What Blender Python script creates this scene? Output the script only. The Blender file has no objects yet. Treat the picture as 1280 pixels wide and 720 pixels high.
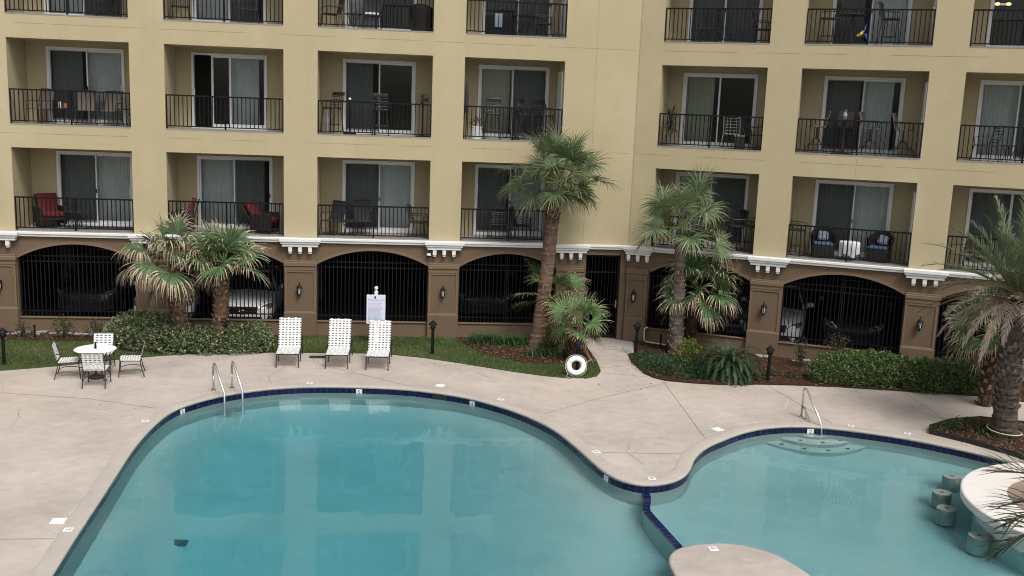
import bpy, bmesh, math, random
from mathutils import Vector, Matrix
random.seed(7)
C = bpy.context.scene.collection
SC = bpy.context.scene
R = math.radians
PI = math.pi

# ------------------------------------------------------------------ camera, sky, sun, exposure
cd = bpy.data.cameras.new('camera'); cam = bpy.data.objects.new('camera', cd); C.objects.link(cam)
cd.sensor_width = 36.0; cd.lens = 35.308; cd.clip_start = 0.1; cd.clip_end = 2000
_r = Vector((0.99382476, -0.10439188, 0.0376123)); _u = Vector((-0.01827852, 0.18031808, 0.9834385)); _f = Vector((0.10944517, 0.97805303, -0.17729644))
m = Matrix.Identity(4)
for i in range(3):
    m[i][0] = _r[i]; m[i][1] = _u[i]; m[i][2] = -_f[i]
m[0][3], m[1][3], m[2][3] = 0.0, -29.675, 6.945
cam.matrix_world = m
SC.camera = cam

SUN_EL, SUN_AZ = R(56), R(158)      # azimuth clockwise from north (+Y): behind the viewer, a little right
world = bpy.data.worlds.new('World'); SC.world = world; world.use_nodes = True
wn = world.node_tree.nodes; wl = world.node_tree.links
sky = wn.new('ShaderNodeTexSky'); sky.sky_type = 'NISHITA'; sky.sun_disc = False
sky.sun_elevation = SUN_EL; sky.sun_rotation = SUN_AZ; sky.air_density = 1.0; sky.dust_density = 4.0; sky.ozone_density = 1.0
hs = wn.new('ShaderNodeHueSaturation'); hs.inputs['Saturation'].default_value = 0.30; hs.inputs['Value'].default_value = 1.0
bg = wn['Background']; bg.inputs['Strength'].default_value = 0.098
wl.new(sky.outputs[0], hs.inputs['Color']); wl.new(hs.outputs[0], bg.inputs['Color'])
sl = bpy.data.lights.new('sun', 'SUN'); sl.energy = 1.5; sl.angle = R(20); sl.color = (1.0, 0.955, 0.89)
sun = bpy.data.objects.new('sun', sl); C.objects.link(sun)
_d = Vector((math.sin(SUN_AZ)*math.cos(SUN_EL), math.cos(SUN_AZ)*math.cos(SUN_EL), math.sin(SUN_EL)))
sun.rotation_euler = _d.to_track_quat('Z', 'Y').to_euler(); sun.location = _d*60
SC.view_settings.view_transform = 'Standard'; SC.view_settings.look = 'None'; SC.view_settings.gamma = 1.0
SC.view_settings.use_curve_mapping = False
SC.view_settings.exposure = 0.62
SC.cycles.filter_width = 1.05
SC.cycles.max_bounces = 10; SC.cycles.transparent_max_bounces = 24; SC.cycles.caustics_reflective = False; SC.cycles.caustics_refractive = True

# ------------------------------------------------------------------ helpers
def tag(o, label=None, cat=None, group=None, kind=None):
    if label: o['label'] = label
    if cat: o['category'] = cat
    if group: o['group'] = group
    if kind: o['kind'] = kind
    return o
def thing(name, label, cat, loc=(0, 0, 0), rz=0.0, group=None):
    o = bpy.data.objects.new(name, None); C.objects.link(o); o.empty_display_size = 0.2
    o.location = loc; o.rotation_euler = (0, 0, rz)
    return tag(o, label, cat, group)
def kids(o): return [c for c in C.objects if c.parent == o]
def dup(root, loc, rz, label, group=None, scale=None):
    def cp(o, par):
        c = o.copy(); C.objects.link(c)
        if par: c.parent = par
        for ch in CH.get(o.name, []): cp(ch, c)
        return c
    c = cp(root, None); c.location = loc; c.rotation_euler = (0, 0, rz); c['label'] = label
    if group: c['group'] = group
    if scale: c.scale = (scale,)*3
    return c
CH = {}

class MB:
    """Collects quads, boxes, tubes and lathes into one mesh; optional colour per face."""
    def __init__(s): s.v = []; s.f = []; s.c = []; s.M = None; s.col = None
    def add(s, vs, fs, col=None):
        b = len(s.v)
        if s.M is not None: vs = [tuple(s.M @ Vector(p)) for p in vs]
        s.v += [tuple(p) for p in vs]; s.f += [tuple(i+b for i in f) for f in fs]
        s.c += [col or s.col]*len(fs)
        return s
    def quad(s, a, b, c, d, col=None): return s.add([a, b, c, d], [(0, 1, 2, 3)], col)
    def box(s, x0, x1, y0, y1, z0, z1, col=None):
        vs = [(x0,y0,z0),(x1,y0,z0),(x1,y1,z0),(x0,y1,z0),(x0,y0,z1),(x1,y0,z1),(x1,y1,z1),(x0,y1,z1)]
        return s.add(vs, [(3,2,1,0),(4,5,6,7),(0,1,5,4),(1,2,6,5),(2,3,7,6),(3,0,4,7)], col)
    def bbox(s, x0, x1, y0, y1, z0, z1, b=0.01, col=None):
        """box with chamfered edges"""
        vs = []; idx = {}
        for sx, X in ((0, x0), (1, x1)):
            for sy, Y in ((0, y0), (1, y1)):
                for sz, Z in ((0, z0), (1, z1)):
                    dx = b if sx == 0 else -b; dy = b if sy == 0 else -b; dz = b if sz == 0 else -b
                    idx[(sx,sy,sz)] = len(vs)
                    vs += [(X, Y+dy, Z+dz), (X+dx, Y, Z+dz), (X+dx, Y+dy, Z)]
        I = lambda k, a: idx[k]+a
        fs = []
        for a in (0, 1): fs.append([I((a,0,0),0), I((a,1,0),0), I((a,1,1),0), I((a,0,1),0)])
        for a in (0, 1): fs.append([I((0,a,0),1), I((1,a,0),1), I((1,a,1),1), I((0,a,1),1)])
        for a in (0, 1): fs.append([I((0,0,a),2), I((1,0,a),2), I((1,1,a),2), I((0,1,a),2)])
        for a in (0, 1):
            for c in (0, 1):
                fs.append([I((0,a,c),1), I((1,a,c),1), I((1,a,c),2), I((0,a,c),2)])
                fs.append([I((a,0,c),0), I((a,1,c),0), I((a,1,c),2), I((a,0,c),2)])
                fs.append([I((a,c,0),0), I((a,c,1),0), I((a,c,1),1), I((a,c,0),1)])
        for k in idx: fs.append([I(k,0), I(k,1), I(k,2)])
        return s.add(vs, fs, col)
    def tube(s, pts, r, n=6, cap=True, col=None):
        pts = [Vector(p) for p in pts]; k = len(pts)
        rs = r if isinstance(r, (list, tuple)) else [r]*k
        vs = []; fs = []; ref = None
        for i, p in enumerate(pts):
            t = (pts[min(i+1, k-1)]-pts[max(i-1, 0)]).normalized()
            if ref is None: ref = Vector((1,0,0)) if abs(t.x) < 0.8 else Vector((0,1,0))
            a = (ref - t*ref.dot(t)).normalized(); b = t.cross(a); ref = a
            for j in range(n):
                q = 2*PI*j/n
                vs.append(p+(a*math.cos(q)+b*math.sin(q))*rs[i])
        for i in range(k-1):
            for j in range(n):
                fs.append((i*n+j, i*n+(j+1)%n, (i+1)*n+(j+1)%n, (i+1)*n+j))
        if cap: fs += [tuple(range(n-1, -1, -1)), tuple((k-1)*n+j for j in range(n))]
        return s.add(vs, fs, col)
    def lathe(s, prof, n=16, c=(0, 0, 0), a0=0, a1=2*PI, col=None):
        full = abs(a1-a0-2*PI) < 1e-6; m_ = n if full else n+1
        vs = []; fs = []
        for (r, z) in prof:
            for j in range(m_):
                q = a0+(a1-a0)*j/n
                vs.append((c[0]+r*math.cos(q), c[1]+r*math.sin(q), c[2]+z))
        for i in range(len(prof)-1):
            for j in range(n):
                j2 = (j+1) % m_ if full else j+1
                fs.append((i*m_+j, i*m_+j2, (i+1)*m_+j2, (i+1)*m_+j))
        return s.add(vs, fs, col)
    def prism(s, poly, z0, z1, col=None):
        n = len(poly)
        vs = [(x, y, z0) for x, y in poly]+[(x, y, z1) for x, y in poly]
        fs = [tuple(range(n-1, -1, -1)), tuple(range(n, 2*n))]+[(i, (i+1)%n, n+(i+1)%n, n+i) for i in range(n)]
        return s.add(vs, fs, col)
    def build(s, name, mat, parent=None, smooth=False, sub=0, loc=None):
        me = bpy.data.meshes.new(name); me.from_pydata(s.v, [], s.f); me.update()
        if any(c is not None for c in s.c):
            at = me.color_attributes.new('tint', 'FLOAT_COLOR', 'CORNER')
            buf = []
            for f, c in zip(s.f, s.c):
                c = c or (1, 1, 1); buf += [c[0], c[1], c[2], 1.0]*len(f)
            at.data.foreach_set('color', buf)
        if smooth: me.polygons.foreach_set('use_smooth', [True]*len(me.polygons))
        me.materials.append(mat)
        o = bpy.data.objects.new(name, me); C.objects.link(o)
        if parent:
            o.parent = parent; CH.setdefault(parent.name, []).append(o)
        if loc: o.location = loc
        if sub:
            md = o.modifiers.new('sub', 'SUBSURF'); md.levels = md.render_levels = sub
        return o

def fill_poly(name, loops, z, mat, parent=None):
    """flat sheet bounded by loops (first outer, the rest holes)"""
    bm = bmesh.new(); es = []
    for lp in loops:
        vs = [bm.verts.new((x, y, z)) for x, y in lp]
        for i in range(len(vs)): es.append(bm.edges.new((vs[i], vs[(i+1) % len(vs)])))
    bmesh.ops.triangle_fill(bm, edges=es, use_beauty=True, use_dissolve=False, normal=(0, 0, 1))
    for f in bm.faces:
        if f.normal.z < 0: f.normal_flip()
    me = bpy.data.meshes.new(name); bm.to_mesh(me); bm.free()
    me.materials.append(mat)
    o = bpy.data.objects.new(name, me); C.objects.link(o)
    if parent: o.parent = parent; CH.setdefault(parent.name, []).append(o)
    return o

def inside(p, poly):
    x, y = p; r = False; j = len(poly)-1
    for i in range(len(poly)):
        xi, yi = poly[i]; xj, yj = poly[j]
        if (yi > y) != (yj > y) and x < (xj-xi)*(y-yi)/(yj-yi)+xi: r = not r
        j = i
    return r

def catmull(pts, step, closed=True):
    n = len(pts); out = []
    for i in range(n if closed else n-1):
        p0, p1, p2, p3 = [Vector(pts[(i+k) % n]) if closed else Vector(pts[max(0, min(n-1, i+k))]) for k in (-1, 0, 1, 2)]
        for k in range(12):
            t = k/12
            out.append(0.5*((2*p1)+(p2-p0)*t+(2*p0-5*p1+4*p2-p3)*t*t+(3*p1-p0-3*p2+p3)*t**3))
    if not closed: out.append(Vector(pts[-1]))
    seq = out+[out[0]] if closed else out
    L = [0]
    for a, b in zip(seq, seq[1:]): L.append(L[-1]+(b-a).length)
    N = max(4, round(L[-1]/step)); res = []; j = 0
    for k in range(N if closed else N+1):
        t = L[-1]*k/N
        while j < len(L)-2 and L[j+1] < t: j += 1
        d = L[j+1]-L[j]; q = 0 if d < 1e-9 else (t-L[j])/d
        res.append(tuple(seq[j].lerp(seq[j+1], min(1, q))))
    return res

def offset(loop, d):
    """offset a closed loop outwards by d (loop may run either way)"""
    n = len(loop); A = sum(loop[i][0]*loop[(i+1)%n][1]-loop[(i+1)%n][0]*loop[i][1] for i in range(n))
    s = 1 if A > 0 else -1; out = []
    for i in range(n):
        a, b = loop[i-1], loop[(i+1) % n]
        tx, ty = b[0]-a[0], b[1]-a[1]; l = math.hypot(tx, ty) or 1
        out.append((loop[i][0]+s*d*ty/l, loop[i][1]-s*d*tx/l))
    return out

# ------------------------------------------------------------------ materials
def _mat(name):
    m_ = bpy.data.materials.new(name); m_.use_nodes = True
    nt = m_.node_tree; return m_, nt.nodes, nt.links, nt.nodes['Principled BSDF']
def mat(name, col, rough=0.6, metal=0.0, spec=0.4, var=0.0, vscale=3.0, bump=0.0, bscale=40.0, tint=False, stains=None, sub=0.0):
    m_, N, L, P = _mat(name)
    P.inputs['Roughness'].default_value = rough; P.inputs['Metallic'].default_value = metal
    P.inputs['Specular IOR Level'].default_value = spec
    geo = N.new('ShaderNodeNewGeometry')
    cur = None
    if tint:
        a = N.new('ShaderNodeAttribute'); a.attribute_name = 'tint'; cur = a.outputs['Color']
    else:
        rgb = N.new('ShaderNodeRGB'); rgb.outputs[0].default_value = (*col, 1); cur = rgb.outputs[0]
    if var > 0:
        for sc, am in ((vscale, var), (vscale*7.3, var*0.55)):
            nz = N.new('ShaderNodeTexNoise'); nz.inputs['Scale'].default_value = sc; nz.inputs['Detail'].default_value = 6; nz.inputs['Roughness'].default_value = 0.62
            L.new(geo.outputs['Position'], nz.inputs['Vector'])
            mr = N.new('ShaderNodeMapRange'); mr.inputs['From Min'].default_value = 0.25; mr.inputs['From Max'].default_value = 0.75
            mr.inputs['To Min'].default_value = 1-am; mr.inputs['To Max'].default_value = 1+am
            L.new(nz.outputs['Fac'], mr.inputs['Value'])
            mx = N.new('ShaderNodeMix'); mx.data_type = 'RGBA'; mx.blend_type = 'MULTIPLY'; mx.inputs[0].default_value = 1.0
            L.new(cur, mx.inputs[6]); L.new(mr.outputs[0], mx.inputs[7]); cur = mx.outputs[2]
    for (scol, sscale, lo, hi, amt, stretch) in (stains or []):
        mp = N.new('ShaderNodeMapping'); mp.inputs['Scale'].default_value = stretch
        L.new(geo.outputs['Position'], mp.inputs['Vector'])
        nz = N.new('ShaderNodeTexNoise'); nz.inputs['Scale'].default_value = sscale; nz.inputs['Detail'].default_value = 8; nz.inputs['Roughness'].default_value = 0.65
        L.new(mp.outputs[0], nz.inputs['Vector'])
        mr = N.new('ShaderNodeMapRange'); mr.inputs['From Min'].default_value = lo; mr.inputs['From Max'].default_value = hi
        mr.inputs['To Min'].default_value = 0; mr.inputs['To Max'].default_value = amt
        L.new(nz.outputs['Fac'], mr.inputs['Value'])
        mx = N.new('ShaderNodeMix'); mx.data_type = 'RGBA'; mx.inputs[7].default_value = (*scol, 1)
        L.new(mr.outputs[0], mx.inputs[0]); L.new(cur, mx.inputs[6]); cur = mx.outputs[2]
    L.new(cur, P.inputs['Base Color'])
    if sub > 0:
        tr = N.new('ShaderNodeBsdfTranslucent'); L.new(cur, tr.inputs['Color'])
        ms = N.new('ShaderNodeMixShader'); ms.inputs[0].default_value = sub
        L.new(P.outputs[0], ms.inputs[1]); L.new(tr.outputs[0], ms.inputs[2]); L.new(ms.outputs[0], N['Material Output'].inputs['Surface'])
    if bump > 0:
        nz = N.new('ShaderNodeTexNoise'); nz.inputs['Scale'].default_value = bscale; nz.inputs['Detail'].default_value = 4
        L.new(geo.outputs['Position'], nz.inputs['Vector'])
        bp = N.new('ShaderNodeBump'); bp.inputs['Strength'].default_value = bump; bp.inputs['Distance'].default_value = 0.02
        L.new(nz.outputs['Fac'], bp.inputs['Height']); L.new(bp.outputs[0], P.inputs['Normal'])
    return m_

M = {}
M['tan'] = mat('tan_stucco', (0.442, 0.376, 0.236), 0.85, spec=0.2, var=0.035, vscale=0.35, bump=0.25, bscale=70,
               stains=[((0.33, 0.29, 0.20), 0.9, 0.55, 0.80, 0.32, (2.2, 2.2, 0.16)), ((0.53, 0.46, 0.32), 0.5, 0.50, 0.72, 0.5, (1, 1, 0.5)), ((0.22, 0.18, 0.12), 7.0, 0.63, 0.76, 0.35, (1.5, 1.5, 0.4))])
M['brown'] = mat('brown_stucco', (0.150, 0.104, 0.067), 0.8, spec=0.25, var=0.05, vscale=0.6, bump=0.2, bscale=70,
                 stains=[((0.085, 0.055, 0.036), 1.1, 0.56, 0.8, 0.4, (1.4, 1.4, 0.35))])
M['brown_trim'] = mat('brown_trim', (0.174, 0.121, 0.079), 0.75, spec=0.25, var=0.04, vscale=1.0)
M['white'] = mat('white_trim_paint', (0.74, 0.74, 0.73), 0.5, var=0.03, vscale=1.5, stains=[((0.45, 0.43, 0.38), 2.0, 0.6, 0.8, 0.35, (1.5, 1.5, 0.4))])
M['alu'] = mat('white_aluminium', (0.74, 0.75, 0.75), 0.4, spec=0.5, var=0.03)
M['black'] = mat('black_powder_coat', (0.006, 0.006, 0.008), 0.6, spec=0.2, var=0.2, vscale=2)
M['iron'] = mat('black_iron', (0.006, 0.006, 0.008), 0.6, spec=0.2)
M['slab'] = mat('balcony_concrete', (0.26, 0.245, 0.225), 0.85, var=0.12, vscale=2)
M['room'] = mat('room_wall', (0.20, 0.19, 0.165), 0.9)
M['joint'] = mat('wall_joint', (0.20, 0.165, 0.10), 0.9)
M['blind'] = mat('pale_blind', (0.78, 0.82, 0.80), 0.8, var=0.08, vscale=2.5, sub=0.25)
M['blind_grey'] = mat('grey_curtain', (0.66, 0.70, 0.70), 0.85, var=0.12, vscale=2.5, sub=0.15)
M['blind_warm'] = mat('olive_blind', (0.50, 0.52, 0.39), 0.8, var=0.06, vscale=2.5, sub=0.2)
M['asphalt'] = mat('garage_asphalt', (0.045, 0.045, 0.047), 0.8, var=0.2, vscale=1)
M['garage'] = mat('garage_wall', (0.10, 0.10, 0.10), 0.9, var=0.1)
M['deck'] = mat('deck_concrete', (0.442, 0.388, 0.348), 0.8, spec=0.25, var=0.17, vscale=0.5, bump=0.25, bscale=30,
                stains=[((0.30, 0.265, 0.24), 0.45, 0.50, 0.74, 0.55, (1, 1.6, 1)), ((0.52, 0.43, 0.36), 0.30, 0.50, 0.70, 0.6, (1, 1.4, 1)), ((0.31, 0.27, 0.24), 2.6, 0.56, 0.72, 0.5, (1, 1.5, 1)),
                        ((0.60, 0.52, 0.44), 1.2, 0.56, 0.72, 0.45, (1, 1.7, 1)), ((0.25, 0.21, 0.18), 14.0, 0.62, 0.74, 0.5, (1, 1, 1))])
M['pad'] = mat('grey_concrete_pad', (0.36, 0.37, 0.365), 0.85, var=0.08, vscale=2)
M['coping'] = mat('coping_concrete', (0.43, 0.385, 0.345), 0.75, spec=0.3, var=0.09, vscale=1.2, bump=0.15, bscale=50,
                  stains=[((0.27, 0.23, 0.19), 2.0, 0.55, 0.75, 0.25, (1, 1, 1))])
M['crack'] = mat('deck_crack', (0.17, 0.14, 0.12), 0.9, var=0.3, vscale=2)
M['patch'] = mat('crack_filler', (0.62, 0.57, 0.50), 0.85)
M['tile'] = mat('blue_tile', (0, 0, 0), 0.2, spec=0.4, tint=True)
M['plaster'] = mat('pool_plaster', (0.60, 0.66, 0.635), 0.8, var=0.05, vscale=0.5, stains=[((0.42, 0.50, 0.47), 0.5, 0.52, 0.75, 0.4, (1, 1.5, 1))])
M['grate'] = mat('dark_grate', (0.07, 0.14, 0.15), 0.6)
M['stool'] = mat('stool_plaster', (0.43, 0.48, 0.44), 0.8, var=0.12, vscale=4)
M['barstone'] = mat('pale_stone', (0.70, 0.665, 0.635), 0.5, var=0.05, vscale=1.2, stains=[((0.50, 0.43, 0.38), 1.6, 0.52, 0.70, 0.5, (1, 2, 1))])
M['barfloor'] = mat('brown_paver', (0.27, 0.19, 0.155), 0.8, var=0.12, vscale=3)
M['soil'] = mat('mulch_soil', (0.050, 0.027, 0.018), 0.95, spec=0.1, var=0.4, vscale=8, bump=0.6, bscale=30)
M['lawn'] = mat('lawn_soil', (0.060, 0.080, 0.030), 0.95, spec=0.1, var=0.4, vscale=2, bump=0.5, bscale=40)
M['ground'] = mat('ground_earth', (0.08, 0.08, 0.05), 0.95, var=0.2, vscale=0.2)
M['leaf'] = mat('leaf', (0, 0, 0), 0.48, spec=0.32, tint=True, sub=0.22)
M['bark'] = mat('palm_bark', (0, 0, 0), 0.9, spec=0.15, tint=True, var=0.25, vscale=9, bump=0.6, bscale=25)
M['chip'] = mat('mulch_chip', (0, 0, 0), 0.9, spec=0.1, tint=True)
M['strap'] = mat('white_vinyl_strap', (0.76, 0.77, 0.77), 0.45, var=0.03, vscale=4)
M['bronze'] = mat('bronze_tube', (0.030, 0.022, 0.018), 0.4, spec=0.5)
M['tabletop'] = mat('white_table_glass', (0.80, 0.84, 0.86), 0.4, spec=0.3)
M['steel'] = mat('stainless_steel', (0.60, 0.59, 0.57), 0.28, metal=1.0)
M['sign'] = mat('sign_board', (0.66, 0.70, 0.86), 0.4, var=0.02)
M['ink'] = mat('dark_ink', (0.05, 0.055, 0.10), 0.7)
M['inkgrey'] = mat('grey_ink', (0.30, 0.32, 0.42), 0.7)
M['inkred'] = mat('faded_red_ink', (0.60, 0.40, 0.50), 0.7)
M['plastic'] = mat('white_plastic', (0.80, 0.80, 0.80), 0.4, var=0.02)
M['rope'] = mat('pale_rope', (0.55, 0.50, 0.40), 0.9)
M['wood'] = mat('weathered_timber', (0.20, 0.13, 0.085), 0.85, var=0.2, vscale=6)
M['pvc'] = mat('white_pvc', (0.62, 0.62, 0.60), 0.4)
M['lglass'] = mat('frosted_glass', (0.62, 0.62, 0.60), 0.25, spec=0.6)
M['red'] = mat('red_cushion', (0.115, 0.011, 0.014), 0.85, var=0.1, vscale=5)
M['blue'] = mat('blue_cushion', (0.06, 0.10, 0.17), 0.85, var=0.1, vscale=5)
M['palepillow'] = mat('pale_blue_cushion', (0.22, 0.26, 0.32), 0.85, var=0.25, vscale=9)
M['cloth'] = mat('white_cloth', (0.74, 0.74, 0.78), 0.85, var=0.03)
M['sling'] = mat('taupe_sling', (0.135, 0.115, 0.095), 0.8, var=0.08)
M['dsling'] = mat('charcoal_sling', (0.030, 0.032, 0.042), 0.8, var=0.1)
M['wicker'] = mat('dark_wicker', (0.020, 0.016, 0.015), 0.7, var=0.3, vscale=25)
M['castiron'] = mat('dark_cast_metal', (0.035, 0.027, 0.023), 0.45, spec=0.5, var=0.15)
M['terracotta'] = mat('grey_pot', (0.22, 0.21, 0.20), 0.8, var=0.1)
M['orange'] = mat('orange_item', (0.55, 0.16, 0.05), 0.6)
M['yellow'] = mat('yellow_cloth', (0.70, 0.55, 0.06), 0.7)
M['bluepaint'] = mat('blue_cloth', (0.03, 0.12, 0.42), 0.7)
M['carwhite'] = mat('white_car_paint', (0.72, 0.73, 0.75), 0.25, spec=0.6)
M['cardark'] = mat('dark_car_paint', (0.018, 0.022, 0.032), 0.2, spec=0.6)
M['carsilver'] = mat('silver_car_paint', (0.33, 0.35, 0.38), 0.25, metal=0.6)
M['carglass'] = mat('car_window', (0.02, 0.025, 0.03), 0.06, spec=0.7)
M['rubber'] = mat('rubber', (0.02, 0.02, 0.02), 0.85)
M['chrome'] = mat('chrome', (0.75, 0.75, 0.76), 0.12, metal=1.0)
M['headlamp'] = mat('headlamp_glass', (0.10, 0.105, 0.11), 0.1, spec=0.7)

def glassmat(name, tint, shade=0.0, rough=0.02):
    m_, N, L, P = _mat(name); N.remove(P)
    tr = N.new('ShaderNodeBsdfTransparent'); tr.inputs[0].default_value = (*tint, 1)
    gl = N.new('ShaderNodeBsdfGlossy'); gl.inputs['Roughness'].default_value = rough
    fr = N.new('ShaderNodeFresnel'); fr.inputs['IOR'].default_value = 1.52
    mx = N.new('ShaderNodeMixShader')
    last = tr
    if shade > 0:
        df = N.new('ShaderNodeBsdfDiffuse'); df.inputs[0].default_value = (0.02, 0.022, 0.022, 1)
        m2 = N.new('ShaderNodeMixShader'); m2.inputs[0].default_value = shade
        L.new(tr.outputs[0], m2.inputs[1]); L.new(df.outputs[0], m2.inputs[2]); last = m2
    else:
        geo = N.new('ShaderNodeNewGeometry')
        nz = N.new('ShaderNodeTexNoise'); nz.inputs['Scale'].default_value = 0.9
        L.new(geo.outputs['Position'], nz.inputs['Vector'])
        bp = N.new('ShaderNodeBump'); bp.inputs['Strength'].default_value = 0.08; bp.inputs['Distance'].default_value = 0.02
        L.new(nz.outputs[0], bp.inputs['Height']); L.new(bp.outputs[0], gl.inputs['Normal'])
    L.new(last.outputs[0], mx.inputs[1])
    if shade > 0:
        L.new(last.outputs[0], N['Material Output'].inputs['Surface'])
    else:
        L.new(fr.outputs[0], mx.inputs[0]); L.new(gl.outputs[0], mx.inputs[2]); L.new(mx.outputs[0], N['Material Output'].inputs['Surface'])
    return m_
M['glass'] = glassmat('window_glass', (0.90, 0.945, 0.935))
M['screen'] = glassmat('insect_mesh', (0.9, 0.9, 0.9), shade=0.42)

def watermat():
    m_, N, L, P = _mat('pool_water'); N.remove(P)
    tr = N.new('ShaderNodeBsdfRefraction'); tr.inputs[0].default_value = (1, 1, 1, 1); tr.inputs['IOR'].default_value = 1.333; tr.inputs['Roughness'].default_value = 0.0
    gl = N.new('ShaderNodeBsdfGlossy'); gl.inputs['Roughness'].default_value = 0.012
    fr = N.new('ShaderNodeFresnel'); fr.inputs['IOR'].default_value = 1.333
    mx = N.new('ShaderNodeMixShader')
    geo = N.new('ShaderNodeNewGeometry')
    def noise(scale, st, det):
        mp = N.new('ShaderNodeMapping'); mp.inputs['Scale'].default_value = st; L.new(geo.outputs['Position'], mp.inputs['Vector'])
        nz = N.new('ShaderNodeTexNoise'); nz.inputs['Scale'].default_value = scale; nz.inputs['Detail'].default_value = det; nz.inputs['Roughness'].default_value = 0.5
        L.new(mp.outputs[0], nz.inputs['Vector']); return nz
    a = noise(3.2, (0.8, 0.45, 1), 0.6); b = noise(11.0, (0.55, 1.0, 1), 1); c = noise(0.5, (0.5, 1.2, 1), 3)
    ramp = N.new('ShaderNodeMapRange'); ramp.inputs['From Min'].default_value = 0.50; ramp.inputs['From Max'].default_value = 0.70
    L.new(c.outputs[0], ramp.inputs['Value'])
    mul = N.new('ShaderNodeMath'); mul.operation = 'MULTIPLY'; L.new(b.outputs[0], mul.inputs[0]); L.new(ramp.outputs[0], mul.inputs[1])
    m3 = N.new('ShaderNodeMath'); m3.operation = 'MULTIPLY_ADD'; m3.inputs[1].default_value = 0.50
    L.new(mul.outputs[0], m3.inputs[0]); L.new(a.outputs[0], m3.inputs[2])
    bp = N.new('ShaderNodeBump'); bp.inputs['Strength'].default_value = 0.12; bp.inputs['Distance'].default_value = 0.05
    L.new(m3.outputs[0], bp.inputs['Height'])
    L.new(bp.outputs[0], gl.inputs['Normal']); L.new(bp.outputs[0], fr.inputs['Normal']); L.new(bp.outputs[0], tr.inputs['Normal'])
    L.new(fr.outputs[0], mx.inputs[0]); L.new(tr.outputs[0], mx.inputs[1]); L.new(gl.outputs[0], mx.inputs[2])
    L.new(mx.outputs[0], N['Material Output'].inputs['Surface'])
    va = N.new('ShaderNodeVolumeAbsorption'); va.inputs['Color'].default_value = (0.06, 0.755, 0.860, 1); va.inputs['Density'].default_value = 0.40
    L.new(va.outputs[0], N['Material Output'].inputs['Volume'])
    return m_
M['water'] = watermat()

# ------------------------------------------------------------------ ground, pool
ZW = -0.165
POOL = [(-4.959,-15.477),(-5.04,-14.0),(-5.10,-12.5),(-5.16,-11.2),(-5.21,-9.9),(-5.16,-8.5),(-4.94,-7.334),(-4.322,-6.444),(-3.594,-5.893),(-2.792,-5.56),
 (-1.948,-5.431),(-0.923,-5.46),(0.182,-5.63),(1.25,-6.08),(1.965,-6.62),(2.61,-7.329),(3.16,-8.22),(3.47,-9.0),(3.70,-9.95),(3.90,-10.9),(4.08,-11.5),
 (4.34,-11.85),(4.63,-12.0),(5.03,-11.94),(5.41,-11.70),(5.72,-11.28),(6.08,-10.5),(6.52,-9.87),(7.035,-9.383),(7.623,-8.90),(8.22,-8.58),(8.808,-8.44),(9.396,-8.45),
 (10.05,-8.64),(10.669,-8.93),(11.247,-9.26),(11.754,-9.66),(12.227,-10.1),(12.70,-10.66),(13.3,-11.8),(13.9,-13.4),(14.1,-15.2),(13.2,-17.2),(11.0,-18.6),(7.5,-19.4),(4.0,-20.6),(0.5,-21.4),(-2.5,-21.0),(-4.3,-19.2),(-4.85,-17.3)]
pool = catmull([Vector((x, y)) for x, y in POOL], 0.155)
out_loop = offset(pool, 0.30)
in_loop = pool
wall_loop = offset(pool, 0.025)
DECK = [(-32, -36), (36, -36), (36, 0.02), (-32, 0.02)]
tag(fill_poly('pool_deck', [DECK, offset(pool, 0.29)], 0.0, M['deck']), kind='structure')
b = MB()
for (x0, x1, y0, y1) in ((-400, 400, 0.02, 400), (-400, 400, -400, -36), (-400, -32, -36, 0.02), (36, 400, -36, 0.02)):
    b.quad((x0, y0, -0.01), (x1, y0, -0.01), (x1, y1, -0.01), (x0, y1, -0.01))
tag(b.build('ground', M['ground']), kind='structure')
# coping: rounded lip overhanging the tile
b = MB(); n = len(pool)
prof = [(0.30, 0.0), (0.298, 0.010), (0.285, 0.014), (0.03, 0.014), (0.008, 0.006), (0.0, -0.012), (0.006, -0.045), (0.03, -0.05)]
rings = [(offset(pool, d) if d else pool, z) for d, z in prof]
vs = [(p[0], p[1], z) for lp, z in rings for p in lp]
fs = [(k*n+i, k*n+(i+1) % n, (k+1)*n+(i+1) % n, (k+1)*n+i) for k in range(len(prof)-1) for i in range(n)]
b.add(vs, fs); tag(b.build('pool_coping', M['coping'], smooth=True), kind='structure')
# waterline tile: one quad per tile and a pale grout strip between tiles
def tileband(loop, z0, z1, name, rows=1, closed=True):
    b = MB(); n = len(loop)
    for i in range(n if closed else n-1):
        p, q = Vector(loop[i]), Vector(loop[(i+1) % n]); g = 0.045
        a_, c_ = p.lerp(q, g), p.lerp(q, 1-g)
        k = random.uniform(0.7, 1.35); col = (0.004*k, 0.005*k, 0.040*k)
        b.quad((a_.x, a_.y, z0), (c_.x, c_.y, z0), (c_.x, c_.y, z1), (a_.x, a_.y, z1), col)
        r_ = Vector(loop[(i+2) % n] if closed or i < n-2 else loop[-1])
        e_ = q.lerp(r_, g)
        gc = (0.045, 0.05, 0.10)
        b.add([(c_.x, c_.y, z0), (q.x, q.y, z0), (e_.x, e_.y, z0), (e_.x, e_.y, z1), (q.x, q.y, z1), (c_.x, c_.y, z1)], [(0, 1, 4, 5), (1, 2, 3, 4)], gc)
    return b.build(name, M['tile'])
tag(tileband(wall_loop, -0.205, -0.048, 'waterline_tile'), kind='structure')
b = MB(); wl2 = offset(pool, 0.022)
b.add([(x, y, -0.205) for x, y in wl2]+[(x, y, -2.9) for x, y in wl2], [(i, (i+1) % n, n+(i+1) % n, n+i) for i in range(n)])
tag(b.build('pool_wall', M['plaster'], smooth=True), kind='structure')
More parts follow.
